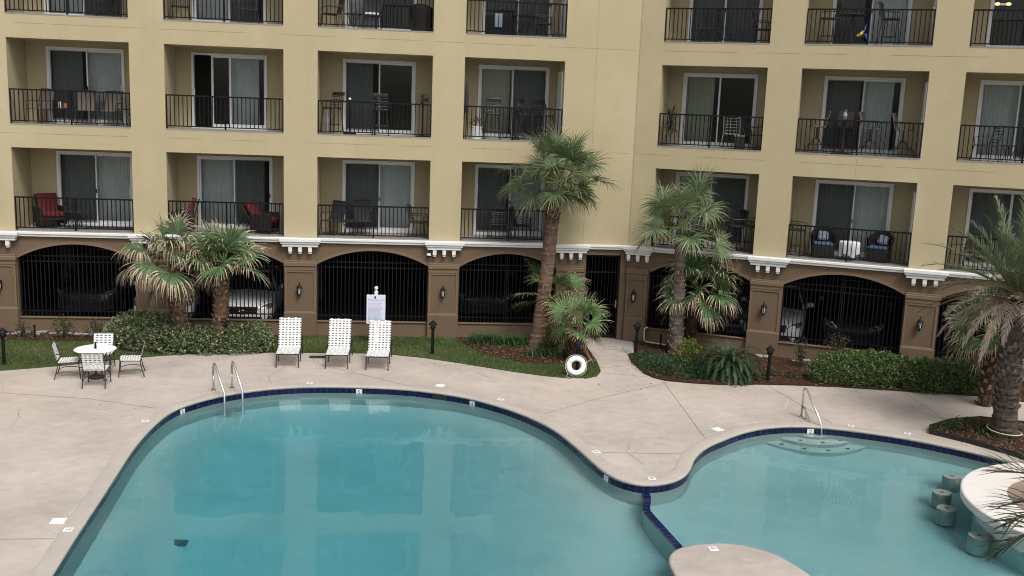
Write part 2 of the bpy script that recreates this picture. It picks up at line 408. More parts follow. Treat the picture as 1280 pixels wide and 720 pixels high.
b = MB(); nx, ny = 120, 96; X0, X1, Y0, Y1 = -6.5, 15.5, -22.5, -4.5
def floor_z(x, y):
    t = min(1, max(0, (x+0.6)/3.9)); t = t*t*(3-2*t)
    deep = 1.95*(1-t)+1.1*t
    d = min(math.hypot(x-px, y-py) for px, py in pool[::3]) if inside((x, y), pool) else 0.0
    e = min(1, max(0, d/1.5)); e = e*e*(3-2*e)
    ed = 1.12*(1-t)+0.85*t
    return -(ed+(deep-ed)*e)
vs = [(X0+(X1-X0)*i/nx, Y0+(Y1-Y0)*j/ny) for j in range(ny+1) for i in range(nx+1)]
b.add([(x, y, floor_z(x, y)) for x, y in vs], [(j*(nx+1)+i, j*(nx+1)+i+1, (j+1)*(nx+1)+i+1, (j+1)*(nx+1)+i) for j in range(ny) for i in range(nx)])
tag(b.build('pool_floor', M['plaster'], smooth=True), kind='structure')
# water body, closed, its sides hidden behind the pool shell
bm = bmesh.new(); wloop = offset(pool, 0.06)
vt = [bm.verts.new((x, y, ZW)) for x, y in wloop]; vb = [bm.verts.new((x, y, -3.2)) for x, y in wloop]
bm.faces.new(vt); bm.faces.new(vb[::-1])
for i in range(n): bm.faces.new((vb[i], vb[(i+1) % n], vt[(i+1) % n], vt[i]))
bmesh.ops.recalc_face_normals(bm, faces=bm.faces)
me = bpy.data.meshes.new('pool_water'); bm.to_mesh(me); bm.free(); me.materials.append(M['water'])
wo = bpy.data.objects.new('pool_water', me); C.objects.link(wo); tag(wo, kind='structure')
# blue tiled dividing wall between deep and shallow pools
b = MB(); path = catmull([Vector(p) for p in ((4.69, -11.8), (4.685, -12.1), (4.60, -12.45), (4.51, -12.75), (4.54, -13.1), (4.60, -13.6), (4.70, -14.4), (4.75, -14.8))], 0.15, closed=False)
zt = -0.19
for i in range(len(path)-1):
    p, q = Vector(path[i]), Vector(path[i+1]); d = (q-p).normalized(); s_ = Vector((-d.y, d.x))*0.065
    k = random.uniform(0.75, 1.3); col = (0.008*k, 0.012*k, 0.12*k); a_, c_ = p.lerp(q, 0.04), p.lerp(q, 0.96)
    b.quad((*(a_-s_), zt), (*(c_-s_), zt), (*(c_+s_), zt), (*(a_+s_), zt), col)
    b.quad((*(c_-s_), zt), (*(q+d*0.006-s_), zt), (*(q+d*0.006+s_), zt), (*(c_+s_), zt), (0.12, 0.14, 0.25))
    for sg in (-1, 1):
        b.quad((*(p+s_*sg), zt), (*(q+s_*sg), zt), (*(q+s_*sg), zt-0.12), (*(p+s_*sg), zt-0.12), col)
        b.quad((*(p+s_*sg*0.97), zt-0.12), (*(q+s_*sg*0.97), zt-0.12), (*(q+s_*sg*0.97), -1.6), (*(p+s_*sg*0.97), -1.6), (0.5, 0.6, 0.58))
tag(b.build('divider_wall', M['tile']), 'narrow dark blue tiled divider wall crossing under the pool water', 'divider wall')
# peninsula at the bottom of the frame
PEN = [(4.25,-15.45),(4.28,-15.19),(4.37,-14.96),(4.58,-14.74),(4.94,-14.61),(5.37,-14.58),(5.75,-14.71),(6.04,-14.95),(6.22,-15.3),(6.38,-15.8),(6.45,-16.5),(6.2,-17.4),(5.6,-18.0),(4.9,-17.9),(4.45,-17.2),(4.25,-16.3)]
pen = catmull([Vector(p) for p in PEN], 0.12)
pr = thing('pool_island', 'rounded beige concrete island with light rim in the pool foreground', 'pool island', (5.3, -16.2, 0))
b = MB(); b.M = Matrix.Translation((-5.3, 16.2, 0)); n2 = len(pen)
prof = [(-0.04, 0.0), (-0.005, -0.008), (0.0, -0.03), (-0.006, -0.06), (-0.03, -0.065)]
vs = [(p[0], p[1], z) for d, z in prof for p in (offset(pen, d) if d else pen)]
b.add(vs, [(k*n2+i, k*n2+(i+1) % n2, (k+1)*n2+(i+1) % n2, (k+1)*n2+i) for k in range(len(prof)-1) for i in range(n2)])
b.build('rim', M['coping'], pr, smooth=True)
b = MB(); b.M = Matrix.Translation((-5.3, 16.2, 0)); lp = offset(pen, -0.039); b.add([(x, y, 0.0) for x, y in lp], [tuple(range(n2))]); b.build('top', M['deck'], pr)
tb = tileband(offset(pen, -0.03), -0.235, -0.06, 'tile_band'); tb.parent = pr; tb.location = (-5.3, 16.2, 0)
b = MB(); b.M = Matrix.Translation((-5.3, 16.2, 0)); lp = offset(pen, -0.033); b.add([(x, y, -0.235) for x, y in lp]+[(x, y, -1.7) for x, y in lp], [(i, (i+1) % n2, n2+(i+1) % n2, n2+i) for i in range(n2)]); b.build('wall', M['plaster'], pr, smooth=True)
# semicircular entry steps
st = thing('pool_steps', 'three curved underwater entry steps with dark anti slip squares', 'pool steps', (9.6, -8.2, 0))
def halfstep(rx, ry, zt_, cx=0.0, cy=0.35):
    pts = [(cx+rx*math.cos(a), cy-ry*math.sin(a)) for a in [PI*i/28 for i in range(29)]]
    return pts
for k, (rx, ry, zt_, nd) in enumerate(((0.66, 0.74, -0.30, 3), (1.04, 1.08, -0.50, 5), (1.42, 1.40, -0.72, 7))):
    b = MB(); P_ = halfstep(rx, ry, zt_, -0.04); m_ = len(P_)
    Q_ = [(x*0.985+0.001, (y-0.35)*0.985+0.35) for x, y in P_]
    b.add([(x, y, zt_) for x, y in Q_]+[(x, y, zt_-0.015) for x, y in P_]+[(x, y, -1.6) for x, y in P_], [tuple(range(m_))[::-1]]+[(i, i+1, m_+i+1, m_+i) for i in range(m_-1)]+[(m_+i, m_+i+1, 2*m_+i+1, 2*m_+i) for i in range(m_-1)])
    so = b.build('step', M['plaster'], st)
    b = MB()
    for j in range(nd):
        a = PI*(j+0.75)/(nd+0.5); x, y = -0.04+(rx-0.17)*math.cos(a), 0.35-(ry-0.17)*math.sin(a)
        b.box(x-0.045, x+0.045, y-0.04, y+0.04, zt_+0.001, zt_+0.005)
    b.build('grip_square', M['ink'], so)
# swim-up bar and stools
BC = (12.55, -14.0)
sb_ = thing('swim_up_bar', 'round pale stone swim up bar counter with brown centre', 'bar counter', (BC[0], BC[1], 0))
b = MB(); b.lathe([(1.60, 0.27), (1.60, 0.30), (2.36, 0.30), (2.385, 0.285), (2.385, 0.15), (2.36, 0.135), (2.1, 0.135)], 64); b.build('counter_top', M['barstone'], sb_, smooth=False)
b = MB(); b.lathe([(2.12, 0.14), (2.12, -1.7)], 64); b.build('base', M['plaster'], sb_, smooth=True)
b = MB(); b.lathe([(0.0, 0.262), (1.62, 0.262)], 48); b.build('paved_centre', M['barfloor'], sb_)
STG = 'underwater stools at the swim up bar'
def stool():
    t = thing('bar_stool', 'x', 'pool stool', group=STG)
    b = MB(); b.lathe([(0.0, 0.0), (0.16, 0.0), (0.178, -0.012), (0.18, -0.04), (0.18, -0.8)], 24); b.build('column', M['stool'], t, smooth=False)
    b = MB(); b.box(-0.04, 0.04, -0.03, 0.03, 0.001, 0.006); b.build('grip_square', M['ink'], t)
    return t
s0 = stool()
for i, (x, y, lb) in enumerate(((11.31, -11.14, 'round plaster pool stool farthest from the viewer, nearest the steps'), (10.62, -12.0, 'round plaster pool stool second from the far end of the bar'),
        (10.28, -12.78, 'round plaster pool stool third from the far end of the bar'), (10.2, -14.0, 'round plaster pool stool nearest the viewer, behind the palm leaflets'))):
    o = s0 if i == 0 else dup(s0, (0, 0, 0), 0, lb)
    o.location = (x, y, -0.180); o['label'] = lb
b = MB(); b.box(-0.15, 0.15, -0.12, 0.12, -0.01, 0.012)
for k in range(5): b.box(-0.13, 0.13, -0.10+k*0.048, -0.085+k*0.048, 0.012, 0.02)
tag(b.build('floor_drain', M['grate'], loc=(-3.85, -12.45, floor_z(-3.85, -12.45)+0.02)), 'dark square drain grate on the pool floor', 'drain')

# deck joints, cracks and patched cracks
def strip(pts, w, name, mat_, jit=0.0, z=0.004):
    b = MB(); P_ = [Vector(p) for p in pts]; seq = []
    for a_, c_ in zip(P_, P_[1:]):
        k = max(1, int((c_-a_).length/0.12)) if jit else 1
        for i in range(k): seq.append(a_.lerp(c_, i/k)+Vector((random.uniform(-jit, jit), random.uniform(-jit, jit))))
    seq.append(P_[-1]); vs = []
    for i, p in enumerate(seq):
        t = (seq[min(i+1, len(seq)-1)]-seq[max(i-1, 0)]).normalized(); s_ = Vector((-t.y, t.x))*w*0.5*(random.uniform(0.5, 1.3) if jit else 1)
        vs += [(*(p-s_), z), (*(p+s_), z)]
    b.add(vs, [(2*i, 2*i+2, 2*i+3, 2*i+1) for i in range(len(seq)-1)])
    return tag(b.build(name, mat_), kind='structure')
for pts in ([(-30, -5.6), (-9.18, -6.17), (-7.07, -6.61), (-5.45, -7.3)], [(6.88, -4.75), (6.62, -9.62)], [(6.6, -4.3), (5.45, -3.9)], [(0.2, -5.3), (-2.29, -3.2), (-2.4, -2.2)],
            [(10.0, -8.2), (9.6, -5.05)], [(12.9, -8.1), (13.1, -5.6)], [(3.95, -10.2), (6.0, -10.3)], [(5.1, -1.2), (6.5, -1.3)], [(5.35, -3.4), (6.5, -3.1)], [(6.9, -4.9), (5.0, -6.2), (3.35, -7.6)],
            [(-30, -14.2), (-5.35, -14.2)], [(-9.5, -36), (-9.5, -6.2)]):
    strip(pts, 0.012, 'expansion_joint', M['crack'])
for pts in ([(-6.86, -2.87), (-6.62, -3.4), (-6.75, -3.9), (-6.4, -4.36), (-6.3, -4.9)], [(-8.3, -7.4), (-8.1, -8.0), (-8.0, -8.6)], [(0.9, -3.4), (1.4, -3.2), (1.9, -3.3)], [(13.0, -8.0), (12.6, -7.2), (12.7, -6.5), (12.2, -6.0)],
            [(4.9, -9.6), (4.7, -10.2), (4.9, -10.9)], [(-3.0, -3.6), (-3.3, -4.5), (-3.15, -5.2)], [(-9.2, -9.0), (-8.6, -9.9), (-8.7, -10.6)], [(2.0, -4.0), (2.3, -4.4)]):
    strip(pts, 0.009, 'hairline_crack', M['crack'], 0.03)
for pts in ([(-6.06, -4.52), (-5.4, -4.5), (-4.92, -4.58)], [(-4.85, -2.6), (-4.7, -3.3), (-4.9, -4.2), (-4.75, -5.0)], [(-5.5, -13.5), (-5.35, -12.9), (-5.25, -12.2)], [(1.0, -5.1), (1.9, -3.2)], [(9.3, -7.1), (9.7, -6.2)]):
    strip(pts, 0.014, 'filled_crack', M['patch'], 0.02)

# ------------------------------------------------------------------ the hotel
bld = thing('hotel_building', 'tan stucco hotel with rows of balconies above a brown arched garage', 'building', (0, 0, 0))
TH = 0.43797; BX = 6.7996
FL = [2.97, 5.97, 8.97]; OH = 2.342; DEP = 1.45; TOP = 12.6
LB = [(-15.17, -11.88), (-10.93, -7.67), (-6.72, -3.44), (-2.487, 0.782), (1.706, 4.630)]
RB = [(0.712, 3.720), (4.652, 7.968), (8.874, 12.10)]
def wing(rz, ox):
    e = bpy.data.objects.new('wing', None); return e
class Wing:
    def __init__(s, org, rz): s.org = org; s.rz = rz; s.T = Matrix.Translation(org) @ Matrix.Rotation(rz, 4, 'Z')
    def mb(s):
        b = MB(); b.M = s.T; return b
    def pt(s, u, d, z=0): return tuple(s.T @ Vector((u, d, z)))
WL = Wing((0, 0, 0), 0.0); WR = Wing((BX, 0, 0), -TH)

def facade(W, bays, x0, x1):
    xs = sorted({x0, x1} | {e for b_ in bays for e in b_}); zs = [2.95] + [z for F in FL for z in (F, F+OH)] + [TOP]
    zs = sorted(set(zs)); b = W.mb()
    def hole(x, z): return any(l < x < r for l, r in bays) and any(F < z < F+OH for F in FL)
    for i in range(len(xs)-1):
        for j in range(len(zs)-1):
            if not hole((xs[i]+xs[i+1])/2, (zs[j]+zs[j+1])/2):
                b.quad((xs[i], 0, zs[j]), (xs[i+1], 0, zs[j]), (xs[i+1], 0, zs[j+1]), (xs[i], 0, zs[j+1]))
    b.build('facade_wall', M['tan'], bld)
    b = W.mb(); b.box(x0, x1, -0.06, 0.5, TOP, TOP+0.35); b.build('parapet', M['tan'], bld)
facade(WL, LB, -17.0, BX); facade(WR, RB, 0.0, 14.0)
# roof and outer walls close the volume
e1 = WR.pt(14.0, 0)[:2]; e2 = WR.pt(14.0, 14)[:2]
outline = [(-17, 0.5), (BX, 0.5), WR.pt(14.0, 0.5)[:2], e2, (12, 18), (-17, 18)]
b = MB(); b.add([(x, y, TOP+0.02) for x, y in outline], [tuple(range(6))]); b.build('roof', M['slab'], bld)
b = MB()
for (p, q) in (((-17, 0), (-17, 18)), ((-17, 18), (12, 18)), ((12, 18), e2), (e2, e1)):
    b.quad((*p, 0), (*q, 0), (*q, TOP+0.02), (*p, TOP+0.02))
b.build('outer_wall', M['tan'], bld)

def blind(W, name, x0, x1, F, y, m_, amp=0.02, per=0.13):
    b = W.mb(); k = max(4, int((x1-x0)/per*4)); z0, z1 = F+0.07, F+2.10
    vs = []
    ph = random.random()*6
    for i in range(k+1):
        x = x0+(x1-x0)*i/k; yy = y+amp*math.sin(2*PI*(x-x0)/per+ph)+0.35*amp*math.sin(x*5.3+ph)
        vs += [(x, yy, z0), (x, yy*1.0, z1)]
    b.add(vs, [(2*i, 2*i+2, 2*i+3, 2*i+1) for i in range(k)])
    return b.build(name, m_, None, smooth=True)
def kid(o, par):
    o.parent = par; CH.setdefault(par.name, []).append(o); return o

def balcony(W, l, r, F, dl, dr, spec, mull=None, rail=True, store=False, row2=False):
    """spec: two letters, one per door half. b pale blind, o olive blind, s insect screen over blind, d dark, k open door"""
    # recess
    b = W.mb(); D = DEP; T = F+OH; dt = F+2.20
    b.quad((l, 0, F), (l, D, F), (l, D, T), (l, 0, T)); b.quad((r, D, F), (r, 0, F), (r, 0, T), (r, D, T))
    b.quad((l, 0, T), (l, D, T), (r, D, T), (r, 0, T))
    dl_, dr_ = max(dl, l+0.02), min(dr, r-0.02)
    b.quad((l, D, F), (dl_, D, F), (dl_, D, T), (l, D, T)); b.quad((dr_, D, F), (r, D, F), (r, D, T), (dr_, D, T)); b.quad((dl_, D, dt), (dr_, D, dt), (dr_, D, T), (dl_, D, T))
    bo = b.build('balcony', M['tan'], bld)
    b = W.mb(); b.quad((l, 0.0, F), (r, 0.0, F), (r, D, F), (l, D, F)); b.build('balcony_floor', M['slab'], bo)
    b = W.mb(); b.box(l+0.01, r-0.01, -0.006, 0.03, F-0.025, F+0.012); b.build('threshold_strip', M['slab'], bo)
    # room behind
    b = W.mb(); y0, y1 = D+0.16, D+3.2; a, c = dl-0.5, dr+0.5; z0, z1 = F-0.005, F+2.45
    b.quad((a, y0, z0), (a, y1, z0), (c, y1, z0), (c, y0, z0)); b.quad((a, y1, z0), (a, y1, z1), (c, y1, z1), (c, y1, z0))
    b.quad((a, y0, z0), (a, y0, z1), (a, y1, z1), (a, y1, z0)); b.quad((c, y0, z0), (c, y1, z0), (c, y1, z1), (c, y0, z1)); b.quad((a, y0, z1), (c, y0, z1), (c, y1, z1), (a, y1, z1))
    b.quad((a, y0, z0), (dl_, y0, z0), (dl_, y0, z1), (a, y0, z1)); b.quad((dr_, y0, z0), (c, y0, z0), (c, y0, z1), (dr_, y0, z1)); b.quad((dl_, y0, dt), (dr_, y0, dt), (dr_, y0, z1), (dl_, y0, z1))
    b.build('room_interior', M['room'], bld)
    # sliding door
    mx = mull if mull is not None else (dl+dr)/2
    b = W.mb(); y0, y1 = D-0.035, D+0.155
    b.box(dl, dl+0.06, y0, y1, F, dt); b.box(dr-0.06, dr, y0, y1, F, dt); b.box(dl+0.06, dr-0.06, y0, y1, dt-0.06, dt); b.box(dl+0.06, dr-0.06, y0, y1, F, F+0.05)
    do = b.build('sliding_door', M['alu'], bld)
    halves = [(dl+0.06, mx+0.03), (mx-0.03, dr-0.06)]
    for h, ((a, c), k) in enumerate(zip(halves, spec)):
        yy = D+0.03+(0.05 if h else 0)
        if k == 'k':      # panel slid half open
            a2 = a+0.50; b = W.mb()
            b.box(a2, a2+0.06, yy, yy+0.04, F+0.05, dt-0.06); b.box(c-0.06, c, yy, yy+0.04, F+0.05, dt-0.06); b.box(a2+0.06, c-0.06, yy, yy+0.04, F+0.05, F+0.14); b.box(a2+0.06, c-0.06, yy, yy+0.04, dt-0.12, dt-0.06)
            kid(b.build('door_panel', M['alu']), do); a = a2
        else:
            b = W.mb()
            b.box(a, a+0.05, yy, yy+0.04, F+0.05, dt-0.06); b.box(c-0.05, c, yy, yy+0.04, F+0.05, dt-0.06); b.box(a+0.05, c-0.05, yy, yy+0.04, F+0.05, F+0.15); b.box(a+0.05, c-0.05, yy, yy+0.04, dt-0.12, dt-0.06)
            kid(b.build('door_panel', M['alu']), do)
        b = W.mb(); b.quad((a+0.05, yy+0.02, F+0.14), (c-0.05, yy+0.02, F+0.14), (c-0.05, yy+0.02, dt-0.12), (a+0.05, yy+0.02, dt-0.12))
        kid(b.build('glass_pane', M['glass']), do)
        if k == 's':
            b = W.mb(); ys = D+0.01
            b.quad((a+0.035, ys, F+0.10), (c-0.035, ys, F+0.10), (c-0.035, ys, dt-0.10), (a+0.035, ys, dt-0.10))
            kid(b.build('insect_screen', M['screen']), do)
            b = W.mb(); e = 0.035
            b.box(a, a+e, ys-0.012, ys+0.012, F+0.05, dt-0.06); b.box(c-e, c, ys-0.012, ys+0.012, F+0.05, dt-0.06); b.box(a+e, c-e, ys-0.012, ys+0.012, F+0.05, F+0.09); b.box(a+e, c-e, ys-0.012, ys+0.012, dt-0.09, dt-0.06)
            kid(b.build('screen_frame', M['alu']), do)
            b = W.mb(); b.box(c-0.03, c-0.005, ys-0.035, ys-0.012, F+0.98, F+1.10); kid(b.build('screen_latch', M['black']), do)
        if k in 'bso':
            m_ = M['blind_warm'] if k == 'o' else random.choice((M['blind'], M['blind'], M['blind_grey']))
            gap = random.choice((0.0, 0.04, 0.1, 0.22))
            kid(blind(W, 'vertical_blind', a+0.0, c-gap, F, D+0.30, m_, 0.022, random.choice((0.10, 0.13, 0.2))), do)
    b = W.mb(); hx = dr-0.085 if spec[0] in 's' else dl+0.085
    b.box(hx-0.015, hx+0.015, D-0.075, D-0.036, F+0.92, F+1.16); kid(b.build('door_handle', M['alu']), do)
    if store:             # storage door in the side wall
        b = W.mb(); x = r
        b.box(x-0.03, x-0.002, 0.30, 0.36, F, F+2.06); b.box(x-0.03, x-0.002, 1.05, 1.11, F, F+2.06); b.box(x-0.03, x-0.002, 0.36, 1.05, F+2.0, F+2.06); b.box(x-0.02, x-0.002, 0.36, 1.05, F+0.01, F+2.0)
        so = b.build('storage_door', M['alu'], bld)
        b = W.mb(); b.box(x-0.07, x-0.03, 0.40, 0.44, F+0.98, F+1.06); kid(b.build('door_knob', M['steel']), so)
    # railing
    b = W.mb(); a, c = l+0.012, r-0.012; y = 0.045
    b.box(a, c, y-0.025, y+0.025, F+0.925, F+0.965); b.box(a, c, y-0.015, y+0.015, F+0.07, F+0.10)
    b.box(a, a+0.03, y-0.016, y+0.016, F+0.0, F+0.925); b.box(c-0.03, c, y-0.016, y+0.016, F, F+0.925)
    ro = b.build('railing', M['black'], bld)
    b = W.mb(); k = int(round((c-a)/0.118))
    for i in range(1, k):
        x = a+(c-a)*i/k; w = 0.0115
        b.box(x-w, x+w, y-w, y+w, F+0.10, F+0.925)
    kid(b.build('picket_row', M['black']), ro)
    b = W.mb(); x = (l+r)/2; b.box(x-0.022, x+0.022, y+0.017, y+0.055, F, F+0.94); b.box(x-0.05, x+0.05, y-0.01, y+0.07, F, F+0.012)
    kid(b.build('centre_post', M['black']), ro)

DOORS = {  # (bay, row): door left, right, mullion, spec, storage
 ('L',1,0): (-10.20,-8.02,-9.10,'sb',0), ('L',2,0): (-6.16,-3.94,-5.06,'bs',0), ('L',3,0): (-1.85,0.34,-0.74,'sb',0), ('L',4,0): (2.20,4.38,3.29,'sb',1),
 ('L',1,1): (-10.36,-8.18,-9.25,'sb',0), ('L',2,1): (-6.27,-4.08,-5.17,'kb',0), ('L',3,1): (-1.86,0.31,-0.78,'sd',0), ('L',4,1): (2.21,4.38,3.28,'os',1),
 ('L',1,2): (-10.36,-8.16,-9.27,'bs',0), ('L',2,2): (-6.22,-4.09,-5.16,'bs',0), ('L',3,2): (-1.81,0.30,-0.78,'bd',0), ('L',4,2): (2.25,4.39,3.36,'ds',1),
 ('R',0,0): (1.09,3.31,2.20,'bs',0), ('R',1,0): (5.24,7.42,6.35,'sb',1), ('R',2,0): (9.43,11.65,10.55,'ss',0),
 ('R',0,1): (1.12,3.34,2.22,'od',0), ('R',1,1): (5.23,7.44,6.33,'sb',1), ('R',2,1): (9.38,11.6,10.43,'bs',0),
 ('R',0,2): (1.15,3.30,2.22,'ss',0), ('R',1,2): (5.27,7.40,6.34,'sb',1), ('R',2,2): (9.40,11.6,10.5,'dd',0),
 ('L',0,0): (-14.6,-12.4,-13.5,'sb',0), ('L',0,1): (-14.6,-12.4,-13.5,'bs',0), ('L',0,2): (-14.6,-12.4,-13.5,'sb',0)}
for (wg, i, k), (dl, dr, mu, spec, store) in DOORS.items():
    W, bays = (WL, LB) if wg == 'L' else (WR, RB)
    balcony(W, bays[i][0], bays[i][1], FL[k], dl, dr, spec, mu, store=bool(store))

# control joints in the stucco, 2 mm proud
def joints(W, bays, x0, x1, verts_):
    for F in FL[1:]:
        x = x0+random.random()
        while x < x1-0.5:
            w = random.uniform(0.8, 2.6); b = W.mb(); b.box(x, min(x+w, x1-0.1), -0.0025, 0.003, F-0.262, F-0.256); b.build('control_joint', M['joint'], bld); x += w+random.uniform(0.1, 1.2)
    for x, z0, z1 in verts_:
        b = W.mb(); b.box(x-0.003, x+0.003, -0.0025, 0.003, z0, z1); b.build('control_joint', M['joint'], bld)
joints(WL, LB, -17, BX, [(5.55, 5.2, 12.5), (5.42, 2.98, 5.1)]); joints(WR, RB, 0, 14, [(0.03, 3.0, 12.5), (6.33, 5.33, 5.9)])

# garage level
def arch_z(x, l, r, spring, apex):
    t = (2*(x-l)/(r-l)-1); c = r-l; hgt = apex-spring; Rr = (c*c/4+hgt*hgt)/(2*hgt)
    return spring+math.sqrt(max(0, Rr*Rr-(t*c/2)**2))-(Rr-hgt)
SILL, SPR, APX, GT = 0.43, 2.17, 2.60, 2.95
def garage_front(W, arches, x0, x1, piers, gate=None):
    b = W.mb(); y = 0.02; th = 0.28; NS = 20
    edges = sorted(arches); cur = x0
    def fullcol(a, c): b.box(a, c, y, y+th, 0.0, GT)
    spans = [(l, r, 'a') for l, r in arches]+([(gate[0], gate[1], 'g')] if gate else [])
    spans.sort()
    for l, r, k in spans:
        if l > cur: fullcol(cur, l)
        if k == 'a':
            b.box(l, r, y+0.03, y+th, 0, SILL)
            xs = [l+(r-l)*i/NS for i in range(NS+1)]; zz = [arch_z(x, l, r, SPR, APX) for x in xs]
            for i in range(NS):
                p, q = xs[i], xs[i+1]
                b.quad((p, y, zz[i]), (q, y, zz[i+1]), (q, y, GT), (p, y, GT)); b.quad((p, y+th, zz[i]), (p, y+th, GT), (q, y+th, GT), (q, y+th, zz[i+1]))
                b.quad((p, y, zz[i]), (p, y+th, zz[i]), (q, y+th, zz[i+1]), (q, y, zz[i+1]))
        else: b.box(l, r, y, y+th, 2.63, GT)
        cur = r
    if cur < x1: fullcol(cur, x1)
    b.build('garage_wall', M['brown'], bld)
    for l, r in arches:
        b = W.mb(); NS = 24; w = 0.085; y0, y1 = y-0.028, y+0.001
        xs = [l+(r-l)*i/NS for i in range(NS+1)]
        zz = [arch_z(x, l, r, SPR, APX) for x in xs]; zo = [arch_z(l-0.0+(r-l)*i/NS, l, r, SPR, APX)+w for i in range(NS+1)]
        for i in range(NS):
            p, q = xs[i], xs[i+1]
            b.quad((p, y0, zz[i]), (q, y0, zz[i+1]), (q, y0, zo[i+1]), (p, y0, zo[i])); b.quad((p, y0, zo[i]), (q, y0, zo[i+1]), (q, y1, zo[i+1]), (p, y1, zo[i])); b.quad((p, y1, zz[i]), (q, y1, zz[i+1]), (q, y0, zz[i+1]), (p, y0, zz[i]))
        b.build('arch_moulding', M['brown_trim'], bld)
        b = W.mb(); b.bbox(l+0.002, r-0.002, y-0.01, y+0.10, SILL, SILL+0.03, 0.006); b.build('sill', M['brown_trim'], bld)
    for (l, r) in piers:
        b = W.mb(); g = 0.0
        b.bbox(l-0.012, r+0.012, -0.085, 0.022, 0.0, 0.70, 0.012)
        b.add([(l-0.012, -0.085, 0.698), (r+0.012, -0.085, 0.698), (r-0.01, -0.045, 0.765), (l+0.01, -0.045, 0.765), (r+0.012, 0.022, 0.698), (l-0.012, 0.022, 0.698), (r-0.01, 0.022, 0.765), (l+0.01, 0.022, 0.765)], [(0, 1, 2, 3), (1, 4, 6, 2), (5, 0, 3, 7)])
        b.box(l+0.01, r-0.01, -0.035, 0.021, 0.762, 2.14)
        po = b.build('pilaster', M['brown'], bld)
        b = W.mb(); f = 0.065      # raised frame leaves a sunk panel
        b.box(l+0.012, l+0.012+f, -0.058, -0.034, 0.766, 2.0); b.box(r-0.012-f, r-0.012, -0.058, -0.034, 0.766, 2.0); b.box(l+0.012+f, r-0.012-f, -0.058, -0.034, 1.93, 2.0)
        b.box(l-0.004, r+0.004, -0.07, 0.02, 2.0, 2.10); b.bbox(l-0.02, r+0.02, -0.10, 0.02, 2.10, 2.235, 0.02); b.bbox(l-0.008, r+0.008, -0.08, 0.02, 2.236, 2.275, 0.008)
        kid(b.build('capital', M['brown_trim']), po)
        # white bracket shelf and three corbels above each pier
        b = W.mb(); a, c = l-0.14, r+0.14
        b.bbox(a, c, -0.225, 0.0, 2.84, 2.945, 0.012); b.bbox(a+0.04, c-0.04, -0.19, 0.0, 2.775, 2.84, 0.012); b.bbox(a+0.085, c-0.085, -0.155, 0.0, 2.69, 2.775, 0.012)
        so = b.build('cornice_bracket', M['white'], bld)
        mid = (l+r)/2
        for k in (-1, 0, 1):
            b = W.mb(); x = mid+k*0.285
            b.bbox(x-0.055, x+0.055, -0.14, 0.0, 2.54, 2.69, 0.008); b.bbox(x-0.045, x+0.045, -0.115, 0.0, 2.485, 2.54, 0.008)
            kid(b.build('corbel', M['white']), so)
    return
LA = [(-15.17, -11.88)]+[(l+0.0, r) for l, r in LB[1:]]
PL = [(-11.86, -10.95), (-7.66, -6.74), (-3.43, -2.50), (0.795, 1.695), (4.64, 5.48)]
PR = [(-0.0+0.03, 0.68), (3.73, 4.64), (7.98, 8.865)]
garage_front(WL, LA, -17.0, BX, PL, gate=(5.55, 6.62))
garage_front(WR, RB, 0.0, 14.0, PR)
for W, x0, x1 in ((WL, -17, BX), (WR, 0.0, 14)):
    b = W.mb(); b.bbox(x0, x1, -0.10, 0.0, 2.88, 2.95, 0.008); b.bbox(x0, x1, -0.065, 0.0, 2.81, 2.88, 0.008); b.build('cornice', M['white'], bld)
gl = [(-17, 0.3), (BX, 0.3), WR.pt(14, 0.3)[:2], e2, (12, 18), (-17, 18)]
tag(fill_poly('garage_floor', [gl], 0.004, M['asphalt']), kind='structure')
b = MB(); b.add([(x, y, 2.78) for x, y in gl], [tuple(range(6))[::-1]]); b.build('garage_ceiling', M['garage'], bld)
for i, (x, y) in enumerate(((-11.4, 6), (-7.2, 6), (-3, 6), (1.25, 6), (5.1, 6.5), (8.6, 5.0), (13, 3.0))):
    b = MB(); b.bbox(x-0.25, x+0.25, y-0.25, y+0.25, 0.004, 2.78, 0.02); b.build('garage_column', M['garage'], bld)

# iron fences in the arches and the gate
FG = 'black iron fences filling the garage arches'
def fence(W, l, r, label):
    t = thing('iron_fence', label, 'fence', W.pt((l+r)/2, 0.16, SILL), W.rz, FG)
    w = (r-l)/2-0.004
    def az(x): return arch_z(x, -w, w, SPR, APX)-0.012-SILL
    for z in (0.16, 1.62, 1.78):
        b = MB(); b.box(-w, w, 0.011, 0.033, z, z+0.035); b.build('rail', M['iron'], t)
    b = MB(); k = int(round(2*w/0.115))
    for i in range(1, k):
        x = -w+2*w*i/k; b.box(x-0.0125, x+0.0125, -0.0125, 0.0125, 0.03, az(x))
    b.build('picket_row', M['iron'], t)
    for s_ in (-w+0.02, 0.0, w-0.02):
        b = MB(); b.box(s_-0.018, s_+0.018, -0.02, 0.02, 0.001, az(s_)-0.004); b.build('post', M['iron'], t)
wherel = ['black iron fence in the arch beyond the left edge', 'black iron fence in the arch behind the round patio table', 'black iron fence in the arch behind the twin fan palms and white car',
          'black iron fence in the arch behind the white notice board', 'black iron fence in the arch behind the tall leaning palm']
wherer = ['black iron fence in the arch behind the grey trunked palm', 'black iron fence in the arch above the right hand hedge', 'black iron fence in the arch behind the date palm']
for (l, r), lb in zip(LB, wherel): fence(WL, l, r, lb)
for (l, r), lb in zip(RB, wherer): fence(WR, l, r, lb)
g = thing('iron_gate', 'tall black iron pedestrian gate at the end of the walkway', 'gate', (6.085, 0.17, 0))
w = 0.525
b = MB()
for x in (-w, w-0.045): b.box(x, x+0.045, -0.022, 0.022, 0.02, 2.62)
